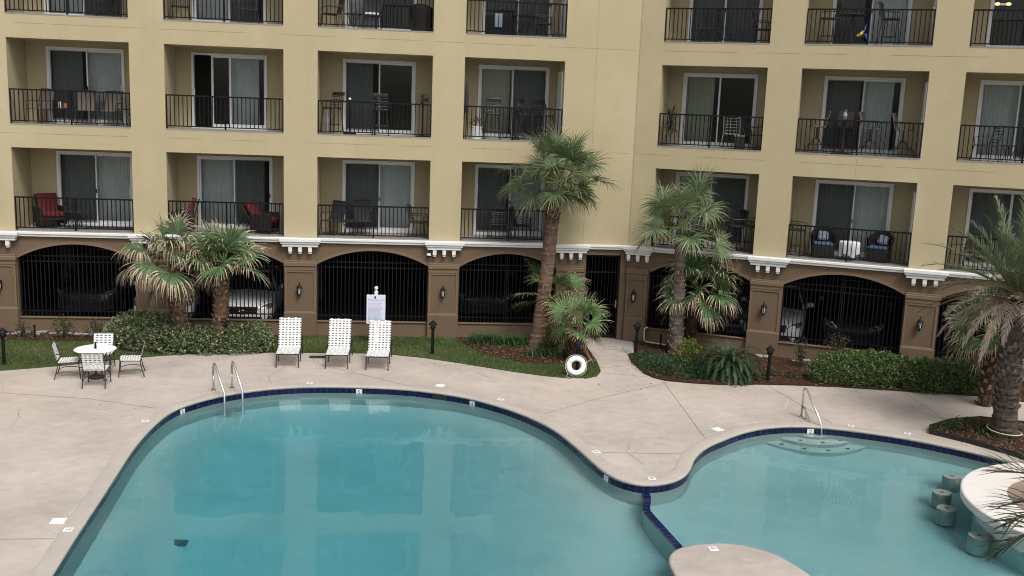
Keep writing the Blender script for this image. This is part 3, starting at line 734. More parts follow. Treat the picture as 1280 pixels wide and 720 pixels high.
for z in (0.06, 0.36, 1.05, 2.06, 2.56): b.box(-w+0.045, w-0.045, -0.018, 0.018, z, z+0.04)
b.build('gate_frame', M['iron'], g)
b = MB()
for i in range(1, 10):
    x = -w+2*w*i/10
    for z0, z1 in ((0.10, 0.36), (0.40, 1.05), (1.09, 2.06), (2.10, 2.56)): b.box(x-0.009, x+0.009, -0.009, 0.009, z0, z1)
b.build('picket_row', M['iron'], g)
b = MB(); b.box(w-0.075, w-0.035, -0.06, -0.022, 1.0, 1.22); b.build('handle', M['steel'], g)

# ------------------------------------------------------------------ wall lanterns, camera dome
LG = 'black carriage lanterns on the brown pilasters'
def lantern():
    t = thing('wall_lantern', 'x', 'wall lamp', group=LG)
    b = MB(); b.bbox(-0.05, 0.05, -0.015, 0.0, -0.12, 0.14, 0.005); b.tube([(0, -0.01, 0.10), (0, -0.06, 0.16), (0, -0.11, 0.14)], 0.010, 6); b.tube([(0, -0.01, -0.10), (0, -0.07, -0.14), (0, -0.11, -0.12)], 0.010, 6); b.build('bracket', M['iron'], t)
    b = MB(); b.lathe([(0.0, 0.26), (0.012, 0.25), (0.018, 0.22), (0.01, 0.20), (0.03, 0.17), (0.085, 0.10), (0.09, 0.09), (0.0, 0.088)], 8, (0, -0.11, 0)); b.build('cap', M['iron'], t)
    b = MB(); b.lathe([(0.066, 0.088), (0.045, -0.09)], 8, (0, -0.11, 0)); b.build('glass', M['lglass'], t)
    b = MB()
    for j in range(8):
        a = 2*PI*j/8; b.tube([(0.068*math.cos(a), -0.11+0.068*math.sin(a), 0.09), (0.047*math.cos(a), -0.11+0.047*math.sin(a), -0.09)], 0.010, 4)
    b.lathe([(0.0, -0.088), (0.055, -0.09), (0.05, -0.11), (0.02, -0.13), (0.012, -0.16), (0.0, -0.17)], 8, (0, -0.11, 0)); b.build('cage', M['iron'], t)
    return t
ln = lantern()
for i, (W, u, lb) in enumerate(((WL, -2.985, 'black wall lantern on the pilaster behind the first lounger'), (WL, 1.235, 'black wall lantern on the pilaster right of the notice board'), (WR, 0.30, 'black wall lantern on the pilaster right of the iron gate'),
        (WR, 4.17, 'black wall lantern on the pilaster right of the grey trunked palm'), (WR, 8.42, 'black wall lantern on the pilaster above the right hand hedge'), (WL, 5.06, 'black wall lantern half hidden behind the small palm left of the gate'), (WL, -11.4, 'black wall lantern at the left edge of the photo'), (WL, -7.2, 'black wall lantern behind the drooping fan palm'))):
    o = ln if i == 0 else dup(ln, (0, 0, 0), 0, lb)
    o.location = W.pt(u, -0.036, 1.39); o.rotation_euler = (0, 0, W.rz); o['label'] = lb
t = thing('security_camera', 'small dark dome camera under the white bracket by the third arch', 'security camera', (0.79, -0.0, 2.52))
b = MB(); b.lathe([(0.0, 0.06), (0.06, 0.06), (0.065, 0.0)], 16, (0, -0.08, 0)); b.build('housing', M['plastic'], t)
b = MB(); b.lathe([(0.065, 0.0), (0.06, -0.03), (0.04, -0.055), (0.0, -0.07)], 16, (0, -0.08, 0)); b.build('dome', M['carglass'], t, smooth=True)

# ------------------------------------------------------------------ beds, lawn, mulch
LAWN = [(-14,-6.2),(-9.89,-4.26),(-8.68,-3.77),(-7.4,-3.05),(-6.15,-2.49),(-5,-2.22),(-3.53,-2.1),(-1.02,-2.08),(-0.25,-2.18),(0.6,-2.5),(1.5,-2.99),(2.3,-3.48),(3.08,-3.95),(3.8,-4.31),(4.45,-4.53),(4.85,-4.52),(5.18,-4.3),(5.37,-3.87),(5.45,-3.3),(5.48,-2.7),(5.50,-1.5),(5.53,-0.07),(-14,-0.07)]
BEDA = [(-14,-1.12),(-8.5,-1.08),(-8.15,-1.4),(-7.4,-2.2),(-6.1,-2.42),(-5.0,-2.2),(-3.9,-2.08),(-3.55,-1.5),(-3.45,-0.08),(-14,-0.08)]
BEDC = [(1.65,-0.08),(1.93,-0.98),(2.4,-2.17),(2.88,-2.63),(3.38,-2.97),(4.37,-3.19),(5.0,-3.12),(5.43,-3.0),(5.46,-2.5),(5.49,-1.5),(5.52,-0.08)]
BEDR = [(7.10,-0.25),(6.78,-1.78),(6.56,-1.90),(6.48,-2.75),(6.55,-3.95),(6.70,-4.40),(6.95,-4.68),(7.6,-4.90),(8.41,-5.05),(9.34,-4.97),(10.27,-5.02),(11.49,-5.16),(13.13,-5.52),(14.14,-5.67),(15.23,-6.01),(15.9,-6.41),(20,-8.6),(19.5,-6.0)]
BEDP = [(11.98,-8.95),(12.15,-8.63),(12.92,-8.15),(13.8,-7.95),(14.6,-8.3),(15.6,-9.2),(15.6,-11.2),(13.9,-11.6),(13.42,-11.2),(13.0,-10.3),(12.55,-9.62),(12.2,-9.2)]
def bed(name, poly, h, mat_, kind='structure'):
    b = MB(); b.prism(poly, 0.001, h)
    return tag(b.build(name, mat_), kind=kind)
lawn_o = bed('lawn', LAWN, 0.022, M['lawn'])
beds = [(BEDA, 0.045), (BEDC, 0.045), (BEDR, 0.04), (BEDP, 0.06)]
for p, h in beds: bed('mulch_bed', p, h, M['soil'])
PADP = [(6.64, -0.06), (7.06, -0.24), (6.74, -1.76), (6.54, -1.85)]
b = MB(); b.prism(PADP, 0.001, 0.012); tag(b.build('concrete_pad', M['pad']), kind='structure')
b = MB(); b.box(5.52, 6.66, -0.9, 0.30, 0.001, 0.008); tag(b.build('walkway', M['deck']), kind='structure')

def rpoly(poly):
    xs = [p[0] for p in poly]; ys = [p[1] for p in poly]
    while True:
        q = (random.uniform(min(xs), max(xs)), random.uniform(min(ys), max(ys)))
        if inside(q, poly): return q
# grass blades
b = MB(); cnt = 0
while cnt < 42000:
    x, y = rpoly(LAWN)
    if x < -12.5 or inside((x, y), BEDA) or inside((x, y), BEDC): continue
    a = random.uniform(0, 2*PI); h = random.uniform(0.03, 0.065); w = random.uniform(0.006, 0.012); q = random.random()
    dx, dy = math.cos(a)*w, math.sin(a)*w; lx, ly = random.uniform(-.03, .03), random.uniform(-.03, .03)
    n1 = math.sin(x*1.3+math.sin(y*2.1)*1.5)+math.sin(y*2.7+x*0.6)
    if n1 > 1.2 and random.random() < 0.35: col = (0.19+.05*q, 0.165, 0.075)
    else:
        k = 0.75+0.5*q+0.12*n1; col = (0.100*k, 0.145*k, 0.046*k)
    b.add([(x-dx, y-dy, 0.02), (x+dx, y+dy, 0.02), (x+lx, y+ly, 0.022+h)], [(0, 1, 2)], col); cnt += 1
tag(b.build('grass', M['leaf']), kind='stuff')
# mulch chips
b = MB()
for p, h in beds:
    for _ in range(2600 if p is BEDR else 1500):
        x, y = rpoly(p)
        if x > 17 or x < -12: continue
        a = random.uniform(0, 2*PI); l = random.uniform(0.015, 0.05); w = random.uniform(0.006, 0.014); t_ = random.uniform(-0.5, 0.5)
        dx, dy = math.cos(a)*l, math.sin(a)*l; sx, sy = -math.sin(a)*w, math.cos(a)*w; z = h+random.uniform(0.004, 0.03); k = random.random()
        col = (0.10+0.10*k, 0.055+0.055*k, 0.035+0.04*k) if random.random() < 0.85 else (0.26, 0.21, 0.16)
        b.add([(x-dx-sx, y-dy-sy, z-t_*l), (x+dx-sx, y+dy-sy, z+t_*l), (x+dx+sx, y+dy+sy, z+t_*l+.004), (x-dx+sx, y-dy+sy, z-t_*l+.004)], [(0, 1, 2, 3)], col)
tag(b.build('mulch_chips', M['chip']), kind='stuff')
# leaf litter blown onto the deck beside the beds
b = MB(); k_ = 0
while k_ < 170:
    x, y = random.uniform(-10, 15), random.uniform(-10, -2)
    if inside((x, y), out_loop): continue
    dl_ = min(math.hypot(x-px, y-py) for px, py in LAWN[1:-2]+BEDR+BEDP)
    if inside((x, y), LAWN) or inside((x, y), BEDR) or inside((x, y), BEDP) or random.random() > math.exp(-dl_/0.8)+0.02: continue
    a = random.uniform(0, 2*PI); s_ = random.uniform(0.012, 0.035); f_ = random.uniform(0.6, 1.3); u = Vector((math.cos(a), math.sin(a), random.uniform(-.3, .3)))*s_; w = Vector((-math.sin(a), math.cos(a), random.uniform(-.3, .3)))*s_*0.45; p = Vector((x, y, 0.014))
    b.add([p-u, p+w, p+u, p-w], [(0, 1, 2, 3)], random.choice(((0.16*f_, 0.10*f_, 0.06*f_), (0.09*f_, 0.07*f_, 0.045*f_), (0.10*f_, 0.12*f_, 0.05*f_)))); k_ += 1
tag(b.build('leaf_litter', M['chip']), kind='stuff')
# pale broken concrete along the wall foot
b = MB()
for _ in range(70):
    W, u0, u1 = random.choice(((WL, -12, -8), (WL, -11, -8), (WR, 3.6, 8.0)))
    u = random.uniform(u0, u1); d = -random.uniform(0.12, 0.45); s_ = random.uniform(0.03, 0.11)
    x, y, _z = W.pt(u, d); b.box(x-s_, x+s_, y-s_*0.5, y+s_*0.5, 0.03, 0.05+s_*0.25, (0.34*random.uniform(.7, 1.1),)*3)
tag(b.build('concrete_rubble', M['chip']), kind='stuff')

# ------------------------------------------------------------------ palms
def fan_leaf(b, P, az, el, pet, rad, nseg, spread, droop, green, dead=0.3, fold=0.25, curl=0.0, tipdead=(0.42, 0.34, 0.22), segw=1.0, soft=1.0, st=(0.50, 0.62)):
    """palmate leaf: petiole from P, then a fan of folded segments that droop and fray at the tips"""
    rnd = random.uniform
    d = Vector((math.cos(az)*math.cos(el), math.sin(az)*math.cos(el), math.sin(el)))
    pts = []; p = Vector(P); t = d.copy()
    for i in range(6):
        pts.append(p.copy()); p = p+t*pet/5; t = (t+Vector((0, 0, -0.055*droop))).normalized()
    pc = (green[0]*1.35, green[1]*1.1, green[2]*0.95)
    b.tube(pts, [0.018, 0.015, 0.013, 0.011, 0.010, 0.008], 4, False, pc)
    H = pts[-1]; T = (pts[-1]-pts[-2]).normalized()
    S = T.cross(Vector((0, 0, 1)));  S = S.normalized() if S.length > 0.05 else Vector((1, 0, 0))
    N = S.cross(T).normalized()
    roll = rnd(-0.9, 0.9); S, N = S*math.cos(roll)+N*math.sin(roll), N*math.cos(roll)-S*math.sin(roll)
    for i in range(nseg):
        ph = -spread/2+spread*(i+0.5)/nseg
        L_ = rad*(0.72+0.28*math.cos(ph*0.75))*rnd(0.9, 1.06)
        dr = T*math.cos(ph)+S*math.sin(ph)+N*(fold*(abs(math.sin(ph))-0.2))
        dr.normalize()
        side = N.cross(dr).normalized(); dph = spread/nseg; isdead = random.random() < dead
        k = 6; dl = droop*rnd(0.45, 1.7); prevL = prevR = None; tw = rnd(-0.25, 0.25)
        stp = rnd(*st) if isdead else rnd(0.72, 0.98); shade = rnd(0.62, 1.45)
        pos = H.copy(); dd = dr.copy()
        for j in range(k+1):
            s_ = j/k
            if j:
                pull = dl*(0.02+0.34*max(0, s_-0.30)*soft)*(2.1 if (isdead and s_ > stp) else 1.0)
                dd = (dd+Vector((0, 0, -pull))-T*curl*s_*0.10).normalized(); pos = pos+dd*L_/k
            w = min(L_*s_*math.tan(dph/2)*1.05, rad*0.026*segw)*(1.0 if s_ < 0.42 else max(0.06, ((1-s_)/0.58)**(1.25 if isdead else 1.0)))+0.0015
            up = N*(0.35*w*(1 if i % 2 else -1))
            l_, r_ = pos-side*w+up, pos+side*w-up
            if j:
                c = tipdead if s_ > stp else green
                f_ = shade*rnd(0.92, 1.08); c = (c[0]*f_, c[1]*f_, c[2]*f_)
                b.add([prevL, prevR, r_, l_], [(0, 1, 2, 3)], c)
            prevL, prevR = l_, r_

def palm_trunk(b, pts, rad, boots=0, bsize=0.12, cols=((0.13, 0.09, 0.06),), z0=0.0, z1=1.0, ringn=16, ringamp=0.03, body=None):
    pts = catmull([Vector(p) for p in pts], 0.05, closed=False); k = len(pts)
    def rr(t):
        for (t0, r0), (t1, r1) in zip(rad, rad[1:]):
            if t <= t1: return r0+(r1-r0)*(t-t0)/max(1e-6, t1-t0)
        return rad[-1][1]
    vs = []; fs = []; body = body or cols[0]
    for i, p in enumerate(pts):
        t = i/(k-1); r_ = rr(t)*(1+ringamp*((i % 3)-1)*0.8+random.uniform(-ringamp, ringamp))
        for j in range(ringn):
            a = 2*PI*j/ringn; q = r_*(1+random.uniform(-ringamp, ringamp))
            vs.append((p[0]+q*math.cos(a), p[1]+q*math.sin(a), p[2]))
    cs = []
    for i in range(k-1):
        sh = random.uniform(0.75, 1.2)
        for j in range(ringn):
            f_ = sh*random.uniform(0.75, 1.25)
            b.add([vs[i*ringn+j], vs[i*ringn+(j+1) % ringn], vs[(i+1)*ringn+(j+1) % ringn], vs[(i+1)*ringn+j]], [(0, 1, 2, 3)], tuple(c*f_ for c in body))
    for n_ in range(boots):
        t = z0+(z1-z0)*n_/max(1, boots-1); i = min(k-2, int(t*(k-1))); p = Vector(pts[i]); a = n_*2.39996
        r_ = rr(t); o_ = Vector((math.cos(a), math.sin(a), 0)); s_ = Vector((-math.sin(a), math.cos(a), 0))
        L_ = bsize*random.uniform(0.8, 1.3); w = bsize*0.42*random.uniform(0.8, 1.2); out = random.uniform(0.25, 0.55)
        c = random.choice(cols); f_ = random.uniform(0.7, 1.3); c = tuple(x*f_ for x in c); c2 = tuple(x*1.35 for x in c)
        B0 = p+o_*(r_*0.92)-Vector((0, 0, L_*0.4)); B1 = p+o_*(r_+L_*out)+Vector((0, 0, L_*0.6))
        b.add([B0-s_*w, B0+s_*w, B1+s_*w*0.55, B1-s_*w*0.55, B1-s_*w*0.5-o_*0.03, B1+s_*w*0.5-o_*0.03, B0-o_*0.05], [(0, 1, 2, 3), (3, 2, 5, 4), (0, 3, 4, 6), (1, 6, 5, 2)], c)
        b.add([B1-s_*w*0.55+Vector((0, 0, .002)), B1+s_*w*0.55+Vector((0, 0, .002)), B1+s_*w*0.5-o_*0.03+Vector((0, 0, .002)), B1-s_*w*0.5-o_*0.03+Vector((0, 0, .002))], [(0, 1, 2, 3)], c2)

GREEN_W = (0.105, 0.160, 0.078); GREEN_S = (0.108, 0.158, 0.076); GREEN_Y = (0.11, 0.15, 0.06)
def fan_palm(label, base, top, trad, crown, leaves, kw, boots, bsize, bcols, body, z0=0.0, z1=1.0, group='palm trees around the pool deck', dead_leaves=0, elr=(-0.75, 1.35), azb=None, ringamp=0.03, mid=None):
    t = thing('palm_tree', label, 'palm tree', (base[0], base[1], 0), 0, group)
    Mx = Matrix.Translation((-base[0], -base[1], 0))
    b = MB(); b.M = Mx; pts = [base]+([mid] if mid else [])+[top]
    palm_trunk(b, pts, trad, boots, bsize, bcols, z0, z1, body=body, ringamp=ringamp); b.build('trunk', M['bark'], t)
    b = MB(); b.M = Mx
    for i in range(leaves):
        f_ = (i+0.5)/leaves; el = elr[0]+(elr[1]-elr[0])*f_**0.9+random.uniform(-0.12, 0.12); az = i*2.39996+random.uniform(-0.25, 0.25)
        g_ = kw['green']; s_ = random.uniform(0.75, 1.25); k2 = dict(kw); k2['green'] = (g_[0]*s_, g_[1]*s_, g_[2]*s_)
        k2['pet'] = kw['pet']*random.uniform(*kw.get('pr', (0.8, 1.15))); k2.pop('pr', None); k2['rad'] = kw['rad']*random.uniform(0.85, 1.1)
        if f_ > 0.85: k2['droop'] = kw['droop']*0.55
        fan_leaf(b, (crown[0], crown[1], crown[2]), az, el, **k2)
    b.build('crown', M['leaf'], t)
    if dead_leaves:
        b = MB(); b.M = Mx
        for i in range(dead_leaves):
            k2 = dict(kw); k2.pop('pr', None); s_ = random.uniform(0.8, 1.2); k2['green'] = (0.20*s_, 0.155*s_, 0.095*s_); k2['dead'] = 1.0; k2['droop'] = kw['droop']*1.3; k2['nseg'] = max(14, kw['nseg']//2)
            k2['pet'] = kw['pet']*0.8; k2['rad'] = kw['rad']*0.8
            fan_leaf(b, (crown[0], crown[1], crown[2]-0.12), i*2.39996+1.1, random.uniform(-1.1, -0.5), **k2)
        b.build('dead_fronds', M['leaf'], t)
    return t
kwW = dict(pet=0.85, rad=1.0, nseg=36, spread=3.4, droop=2.0, green=GREEN_W, dead=0.8, fold=0.28, curl=0.5, segw=1.15, tipdead=(0.42, 0.345, 0.235))
BOOTB = ((0.22, 0.135, 0.085), (0.16, 0.10, 0.062), (0.28, 0.19, 0.13))
fan_palm('drooping fan palm with frayed straw tips, left one of the twin palms in the hedge', (-6.0, -1.85, 0), (-6.14, -1.85, 2.35), [(0, 0.20), (0.6, 0.19), (1, 0.17)], (-6.22, -1.85, 2.45), 22, dict(kwW, pet=0.78, rad=0.88, dead=0.7, st=(0.5, 0.72)), 110, 0.105, BOOTB, (0.10, 0.066, 0.045), 0.1, 1.0, dead_leaves=3, elr=(-0.28, 1.35))
kwW2 = dict(kwW, pet=0.55, rad=0.88, dead=0.40, green=(0.110, 0.195, 0.085), droop=1.0, spread=4.0, st=(0.6, 0.78))
fan_palm('greener fan palm with brown booted trunk, right one of the twin palms in the hedge', (-4.96, -2.05, 0), (-4.84, -2.05, 2.35), [(0, 0.19), (0.6, 0.185), (1, 0.16)], (-4.80, -2.05, 2.5), 15, kwW2, 105, 0.105, BOOTB, (0.105, 0.068, 0.045), 0.1, 1.0, dead_leaves=0, elr=(-0.25, 1.4))
kwS = dict(pr=(0.45, 1.12), pet=1.12, rad=0.84, nseg=34, spread=4.3, droop=1.15, green=GREEN_S, dead=0.06, fold=0.30, curl=1.3, segw=0.72, tipdead=(0.22, 0.22, 0.12))
fan_palm('tallest palm with slender leaning brown trunk in front of blank wall', (3.97, -1.2, 0), (4.30, -1.2, 4.35), [(0, 0.27), (0.12, 0.22), (0.5, 0.20), (0.9, 0.19), (1, 0.21)], (4.42, -1.2, 4.85), 33, kwS, 34, 0.10, ((0.10, 0.06, 0.04),), (0.150, 0.100, 0.072), 0.86, 1.0, mid=(4.17, -1.2, 2.1), ringamp=0.02, elr=(-0.60, 1.30))
kwS2 = dict(kwS, rad=0.86, pet=1.05, green=(0.140, 0.192, 0.096), droop=1.25, segw=0.95)
GB = ((0.26, 0.24, 0.22), (0.20, 0.185, 0.17), (0.30, 0.28, 0.255))
fan_palm('palm with grey booted trunk standing right of the iron gate', (8.0, -1.8, 0), (7.93, -1.8, 3.35), [(0, 0.20), (0.55, 0.19), (0.8, 0.15), (0.93, 0.17), (1, 0.22)], (7.98, -1.8, 3.72), 22, kwS2, 95, 0.10, GB, (0.16, 0.125, 0.10), 0.0, 0.66, mid=(7.96, -1.8, 1.7), ringamp=0.02, elr=(-0.35, 1.4))
kwE = dict(pet=0.55, rad=0.62, nseg=26, spread=3.7, droop=0.9, green=(0.110, 0.185, 0.075), st=(0.62, 0.82), dead=0.45, fold=0.15, curl=0.4, segw=1.0, tipdead=(0.36, 0.31, 0.18))
fan_palm('low bushy fan palm beside the life ring and walkway', (4.82, -2.6, 0), (4.88, -2.6, 0.95), [(0, 0.14), (1, 0.11)], (4.9, -2.6, 1.05), 14, kwE, 26, 0.12, BOOTB, (0.07, 0.045, 0.03), dead_leaves=4, elr=(-0.5, 1.3))
fan_palm('small fan palm spreading behind the leaning trunk of the tallest palm', (4.35, -0.75, 0), (4.4, -0.75, 1.35), [(0, 0.13), (1, 0.10)], (4.42, -0.75, 1.4), 11, dict(kwE, pet=0.75, rad=0.66), 26, 0.12, BOOTB, (0.07, 0.045, 0.03), elr=(-0.35, 1.1))
kwF = dict(kwW, pet=0.72, rad=0.86, dead=0.65, green=(0.095, 0.170, 0.072), droop=1.5, st=(0.60, 0.78), spread=4.0)
fan_palm('broad drooping fan palm growing behind the grey trunked palm', (8.42, -1.45, 0), (8.62, -1.45, 1.75), [(0, 0.19), (1, 0.16)], (8.68, -1.45, 1.85), 18, kwF, 60, 0.13, ((0.10, 0.065, 0.045),), (0.05, 0.034, 0.025), dead_leaves=3, elr=(-0.6, 1.3))
fan_palm('fan palm tucked behind the big date palm at the right edge', (14.65, -6.7, 0), (14.6, -6.7, 1.7), [(0, 0.17), (1, 0.15)], (14.6, -6.7, 1.85), 20, dict(kwF, pet=0.6, rad=0.78), 50, 0.13, BOOTB, (0.06, 0.04, 0.03), dead_leaves=3, elr=(-0.6, 1.3))

def date_frond(b, P, az, el, L_, droop, green, leaf=0.42, dead=False, npair=46, vee=0.5, stiff=1.0, wid=0.012):
    d = Vector((math.cos(az)*math.cos(el), math.sin(az)*math.cos(el), math.sin(el)))
    k = npair; p = Vector(P); t = d.copy(); pts = [p.copy()]; tans = [t.copy()]
    for i in range(k):
        t = (t+Vector((0, 0, -droop*0.045*(0.3+i/k*1.1)))).normalized(); p = p+t*L_/k; pts.append(p.copy()); tans.append(t.copy())
    rc = (0.16, 0.15, 0.07) if not dead else (0.24, 0.18, 0.12)
    b.tube(pts[::6]+[pts[-1]], [0.022*(1-0.85*i/len(pts[::6])) for i in range(len(pts[::6])+1)], 4, False, rc)
    for i in range(3, k+1):
        s_ = i/k; T = tans[i]; S = T.cross(Vector((0, 0, 1))); S = S.normalized() if S.length > 0.03 else Vector((1, 0, 0)); N = S.cross(T)
        ll = leaf*(math.sin(PI*min(1, 0.12+s_*0.88))**0.55*0.85+0.12)*random.uniform(0.8, 1.15)
        for sg in (-1, 1):
            dr = (S*sg*(1-0.5*s_)+T*(0.75+0.7*s_)+N*(vee*random.uniform(0.2, 1.3))+Vector((random.uniform(-.3, .3), random.uniform(-.3, .3), random.uniform(-.3, .3)))).normalized()
            if dead: dr = (dr+Vector((0, 0, -0.45))).normalized()
            mid = pts[i]+dr*ll*0.55; tip = mid+(dr+Vector((0, 0, -0.38/stiff))).normalized()*ll*0.45
            w = dr.cross(N); w = w.normalized()*wid if w.length > .02 else S*wid
            f_ = random.uniform(0.7, 1.3); c = tuple(x*f_ for x in green); c2 = tuple(x*1.12 for x in c)
            b.add([pts[i]-w*0.6, pts[i]+w*0.6, mid+w, mid-w, tip], [(0, 1, 2, 3), (3, 2, 4)], c)
t = thing('palm_tree', 'big date palm with feathery fronds and scaly trunk at the right edge', 'palm tree', (13.57, -9.26, 0), 0, 'palm trees around the pool deck')
Mx = Matrix.Translation((-13.57, -9.26*-1, 0))
b = MB(); b.M = Mx
palm_trunk(b, [(13.57, -9.26, 0), (13.50, -9.26, 1.5), (13.50, -9.26, 3.15)], [(0, 0.31), (0.2, 0.255), (0.6, 0.235), (0.85, 0.26), (1, 0.31)], 190, 0.13, ((0.16, 0.135, 0.115), (0.21, 0.18, 0.15), (0.12, 0.095, 0.075)), 0.22, 1.0, body=(0.085, 0.068, 0.055), ringamp=0.04)
b.build('trunk', M['bark'], t)
b = MB(); b.M = Mx; c0 = Vector((13.5, -9.26, 3.3))
for i in range(46):
    f_ = (i+0.5)/46; el = -0.12+1.55*f_**0.85; az = i*2.39996
    g_ = (0.130, 0.170, 0.088) if f_ > 0.3 else (0.19, 0.18, 0.125); s_ = random.uniform(0.8, 1.2)
    date_frond(b, c0+Vector((math.cos(az)*.14, math.sin(az)*.14, 0.1*f_)), az, el, random.uniform(1.75, 2.3), 0.45, tuple(x*s_ for x in g_), 0.37, npair=50, wid=0.0095)
b.build('crown', M['leaf'], t)
b = MB(); b.M = Mx
for i in range(20):
    az = i*2.39996+0.7; el = random.uniform(-0.22, 0.2); s_ = random.uniform(0.75, 1.25)
    date_frond(b, c0+Vector((math.cos(az)*.2, math.sin(az)*.2, -0.15)), az, el, random.uniform(1.5, 2.05), 0.85, (0.30*s_, 0.25*s_, 0.205*s_), 0.30, npair=46, wid=0.009, dead=True)
b.build('dead_fronds', M['leaf'], t)
# palm right in front of the viewer's own balcony, only its leaflets enter the frame
t = thing('palm_tree', 'near palm whose thin leaflets enter at the lower right corner', 'palm tree', (5.95, -22.3, 0), 0, 'palm trees around the pool deck')
Mx = Matrix.Translation((-5.95, 22.3, 0))
b = MB(); b.M = Mx; palm_trunk(b, [(5.95, -22.3, 0), (5.93, -22.3, 3.6)], [(0, 0.28), (0.3, 0.22), (1, 0.2)], 120, 0.13, ((0.16, 0.13, 0.11),), 0.1, 1.0, body=(0.09, 0.07, 0.055)); b.build('trunk', M['bark'], t)
b = MB(); b.M = Mx; c0 = Vector((5.93, -22.3, 3.75))
for i in range(26):
    f_ = (i+0.5)/26; az = i*2.39996+0.4; el = -0.25+1.55*f_
    date_frond(b, c0, az, el, 0.95, 1.0, (0.075, 0.095, 0.050), 0.50, npair=26, vee=0.35, stiff=2.2, wid=0.0085)
b.build('crown', M['leaf'], t)

# ------------------------------------------------------------------ shrubs
def cloud(b, blobs, n, size, cols, shell=0.86, asp=0.5, flat=0.0):
    vol = [rx*ry*rz for (_, _, _, rx, ry, rz) in blobs]; tot = sum(v**0.67 for v in vol); ph = [random.uniform(0, 6) for _ in range(6)]
    for (cx, cy, cz, rx, ry, rz), v in zip(blobs, vol):
        for _ in range(int(n*v**0.67/tot)):
            z = random.uniform(-0.85, 1); a = random.uniform(0, 2*PI); q = math.sqrt(max(0, 1-z*z)); d = Vector((q*math.cos(a), q*math.sin(a), z))
            lump = 1+0.06*math.sin(5*a+ph[0]+3*z)+0.045*math.sin(9*a+7*z+ph[1])+0.04*math.sin(13*z+ph[2]+4*a)
            r_ = (random.uniform(0.86, 1.03) if random.random() < shell else random.uniform(0.3, 0.9))*lump
            p = Vector((cx+d.x*rx*r_, cy+d.y*ry*r_, cz+d.z*rz*r_))
            if p.z < 0.03: continue
            u = Vector((random.gauss(0, 1), random.gauss(0, 1), random.gauss(0, 1)*(1-flat)+0.3)).normalized(); u = (u*0.8+d*0.6).normalized()
            w = u.cross(Vector((random.gauss(0, 1), random.gauss(0, 1), random.gauss(0, 1)))).normalized()
            s_ = size*random.uniform(0.6, 1.35); c = random.choices([x[0] for x in cols], [x[1] for x in cols])[0]; f_ = random.uniform(0.7, 1.3); c = tuple(k*f_ for k in c)
            nn = u.cross(w)*s_*0.12
            b.add([p-u*s_*.5, p+w*s_*asp*.5+nn, p+u*s_*.5, p-w*s_*asp*.5+nn], [(0, 1, 2, 3)], c)
def shrub(name, label, cat, loc, blobs, n, size, cols, group=None, stems=6, **kw):
    t = thing(name, label, cat, (loc[0], loc[1], 0), 0, group)
    b = MB(); cloud(b, blobs, n, size, cols, **kw); b.build('foliage', M['leaf'], t)
    b = MB(); b.col = (0.06, 0.045, 0.032)
    for i in range(stems):
        bl = random.choice(blobs); a = random.uniform(0, 2*PI); q = random.uniform(0.1, 0.75)
        e_ = Vector((bl[0]+bl[3]*q*math.cos(a), bl[1]+bl[4]*q*math.sin(a), bl[2]+bl[5]*random.uniform(0.2, 0.8))); s_ = Vector((bl[0]+random.uniform(-.1, .1), bl[1]+random.uniform(-.1, .1), 0.02))
        b.tube([s_, s_.lerp(e_, 0.5)+Vector((random.uniform(-.05, .05), random.uniform(-.05, .05), 0.05)), e_], [0.014, 0.010, 0.005], 5)
    b.build('stem', M['bark'], t)
    return t
VARI = [((0.105, 0.150, 0.055), 5), ((0.055, 0.085, 0.034), 2.2), ((0.40, 0.42, 0.30), 2.2), ((0.22, 0.265, 0.135), 3)]
shrub('hedge', 'long low variegated hedge around the twin fan palms', 'hedge', (-5.8, -1.9), [(-1.30, 0.30, 0.30, 1.0, 0.70, 0.72), (-0.35, -0.02, 0.22, 1.0, 0.62, 0.50), (0.55, 0.0, 0.22, 1.0, 0.62, 0.48), (1.35, 0.05, 0.22, 0.95, 0.6, 0.52), (1.75, 0.35, 0.20, 0.5, 0.5, 0.55)], 26000, 0.084, VARI)
VARG = [((0.090, 0.150, 0.042), 5), ((0.048, 0.080, 0.026), 2.6), ((0.165, 0.23, 0.075), 3.2), ((0.34, 0.37, 0.23), 0.8)]
shrub('hedge', 'rounded bright green hedge mound in front of the right hand arch', 'hedge', (12.35, -4.55), [(-0.5, -0.05, 0.24, 0.95, 0.62, 0.60), (0.35, -0.05, 0.24, 0.95, 0.75, 0.60), (0.95, -0.1, 0.22, 0.75, 0.7, 0.52)], 24000, 0.075, VARG)
shrub('hedge', 'darker clipped hedge between the bright hedge and the date palm', 'hedge', (14.5, -5.25), [(-0.65, 0.0, 0.24, 0.7, 0.6, 0.58), (0.1, -0.02, 0.24, 0.75, 0.66, 0.60), (0.75, -0.05, 0.22, 0.6, 0.62, 0.56)], 19000, 0.075, [((0.080, 0.135, 0.045), 5), ((0.048, 0.08, 0.028), 2.5), ((0.15, 0.21, 0.075), 3)])
JUN = [((0.036, 0.085, 0.034), 5), ((0.022, 0.050, 0.022), 3), ((0.06, 0.12, 0.05), 2)]
shrub('groundcover_shrub', 'low spreading dark green juniper at the corner of the walkway', 'shrub', (7.2, -3.5), [(-0.3, 0.65, 0.02, 0.45, 0.75, 0.26), (-0.25, -0.15, 0.02, 0.5, 0.8, 0.34), (0.35, -0.35, 0.02, 0.75, 0.85, 0.38), (0.95, -0.75, 0.02, 0.6, 0.5, 0.33), (0.3, 0.5, 0.02, 0.5, 0.6, 0.26)], 9000, 0.075, JUN, asp=0.35, flat=0.3)
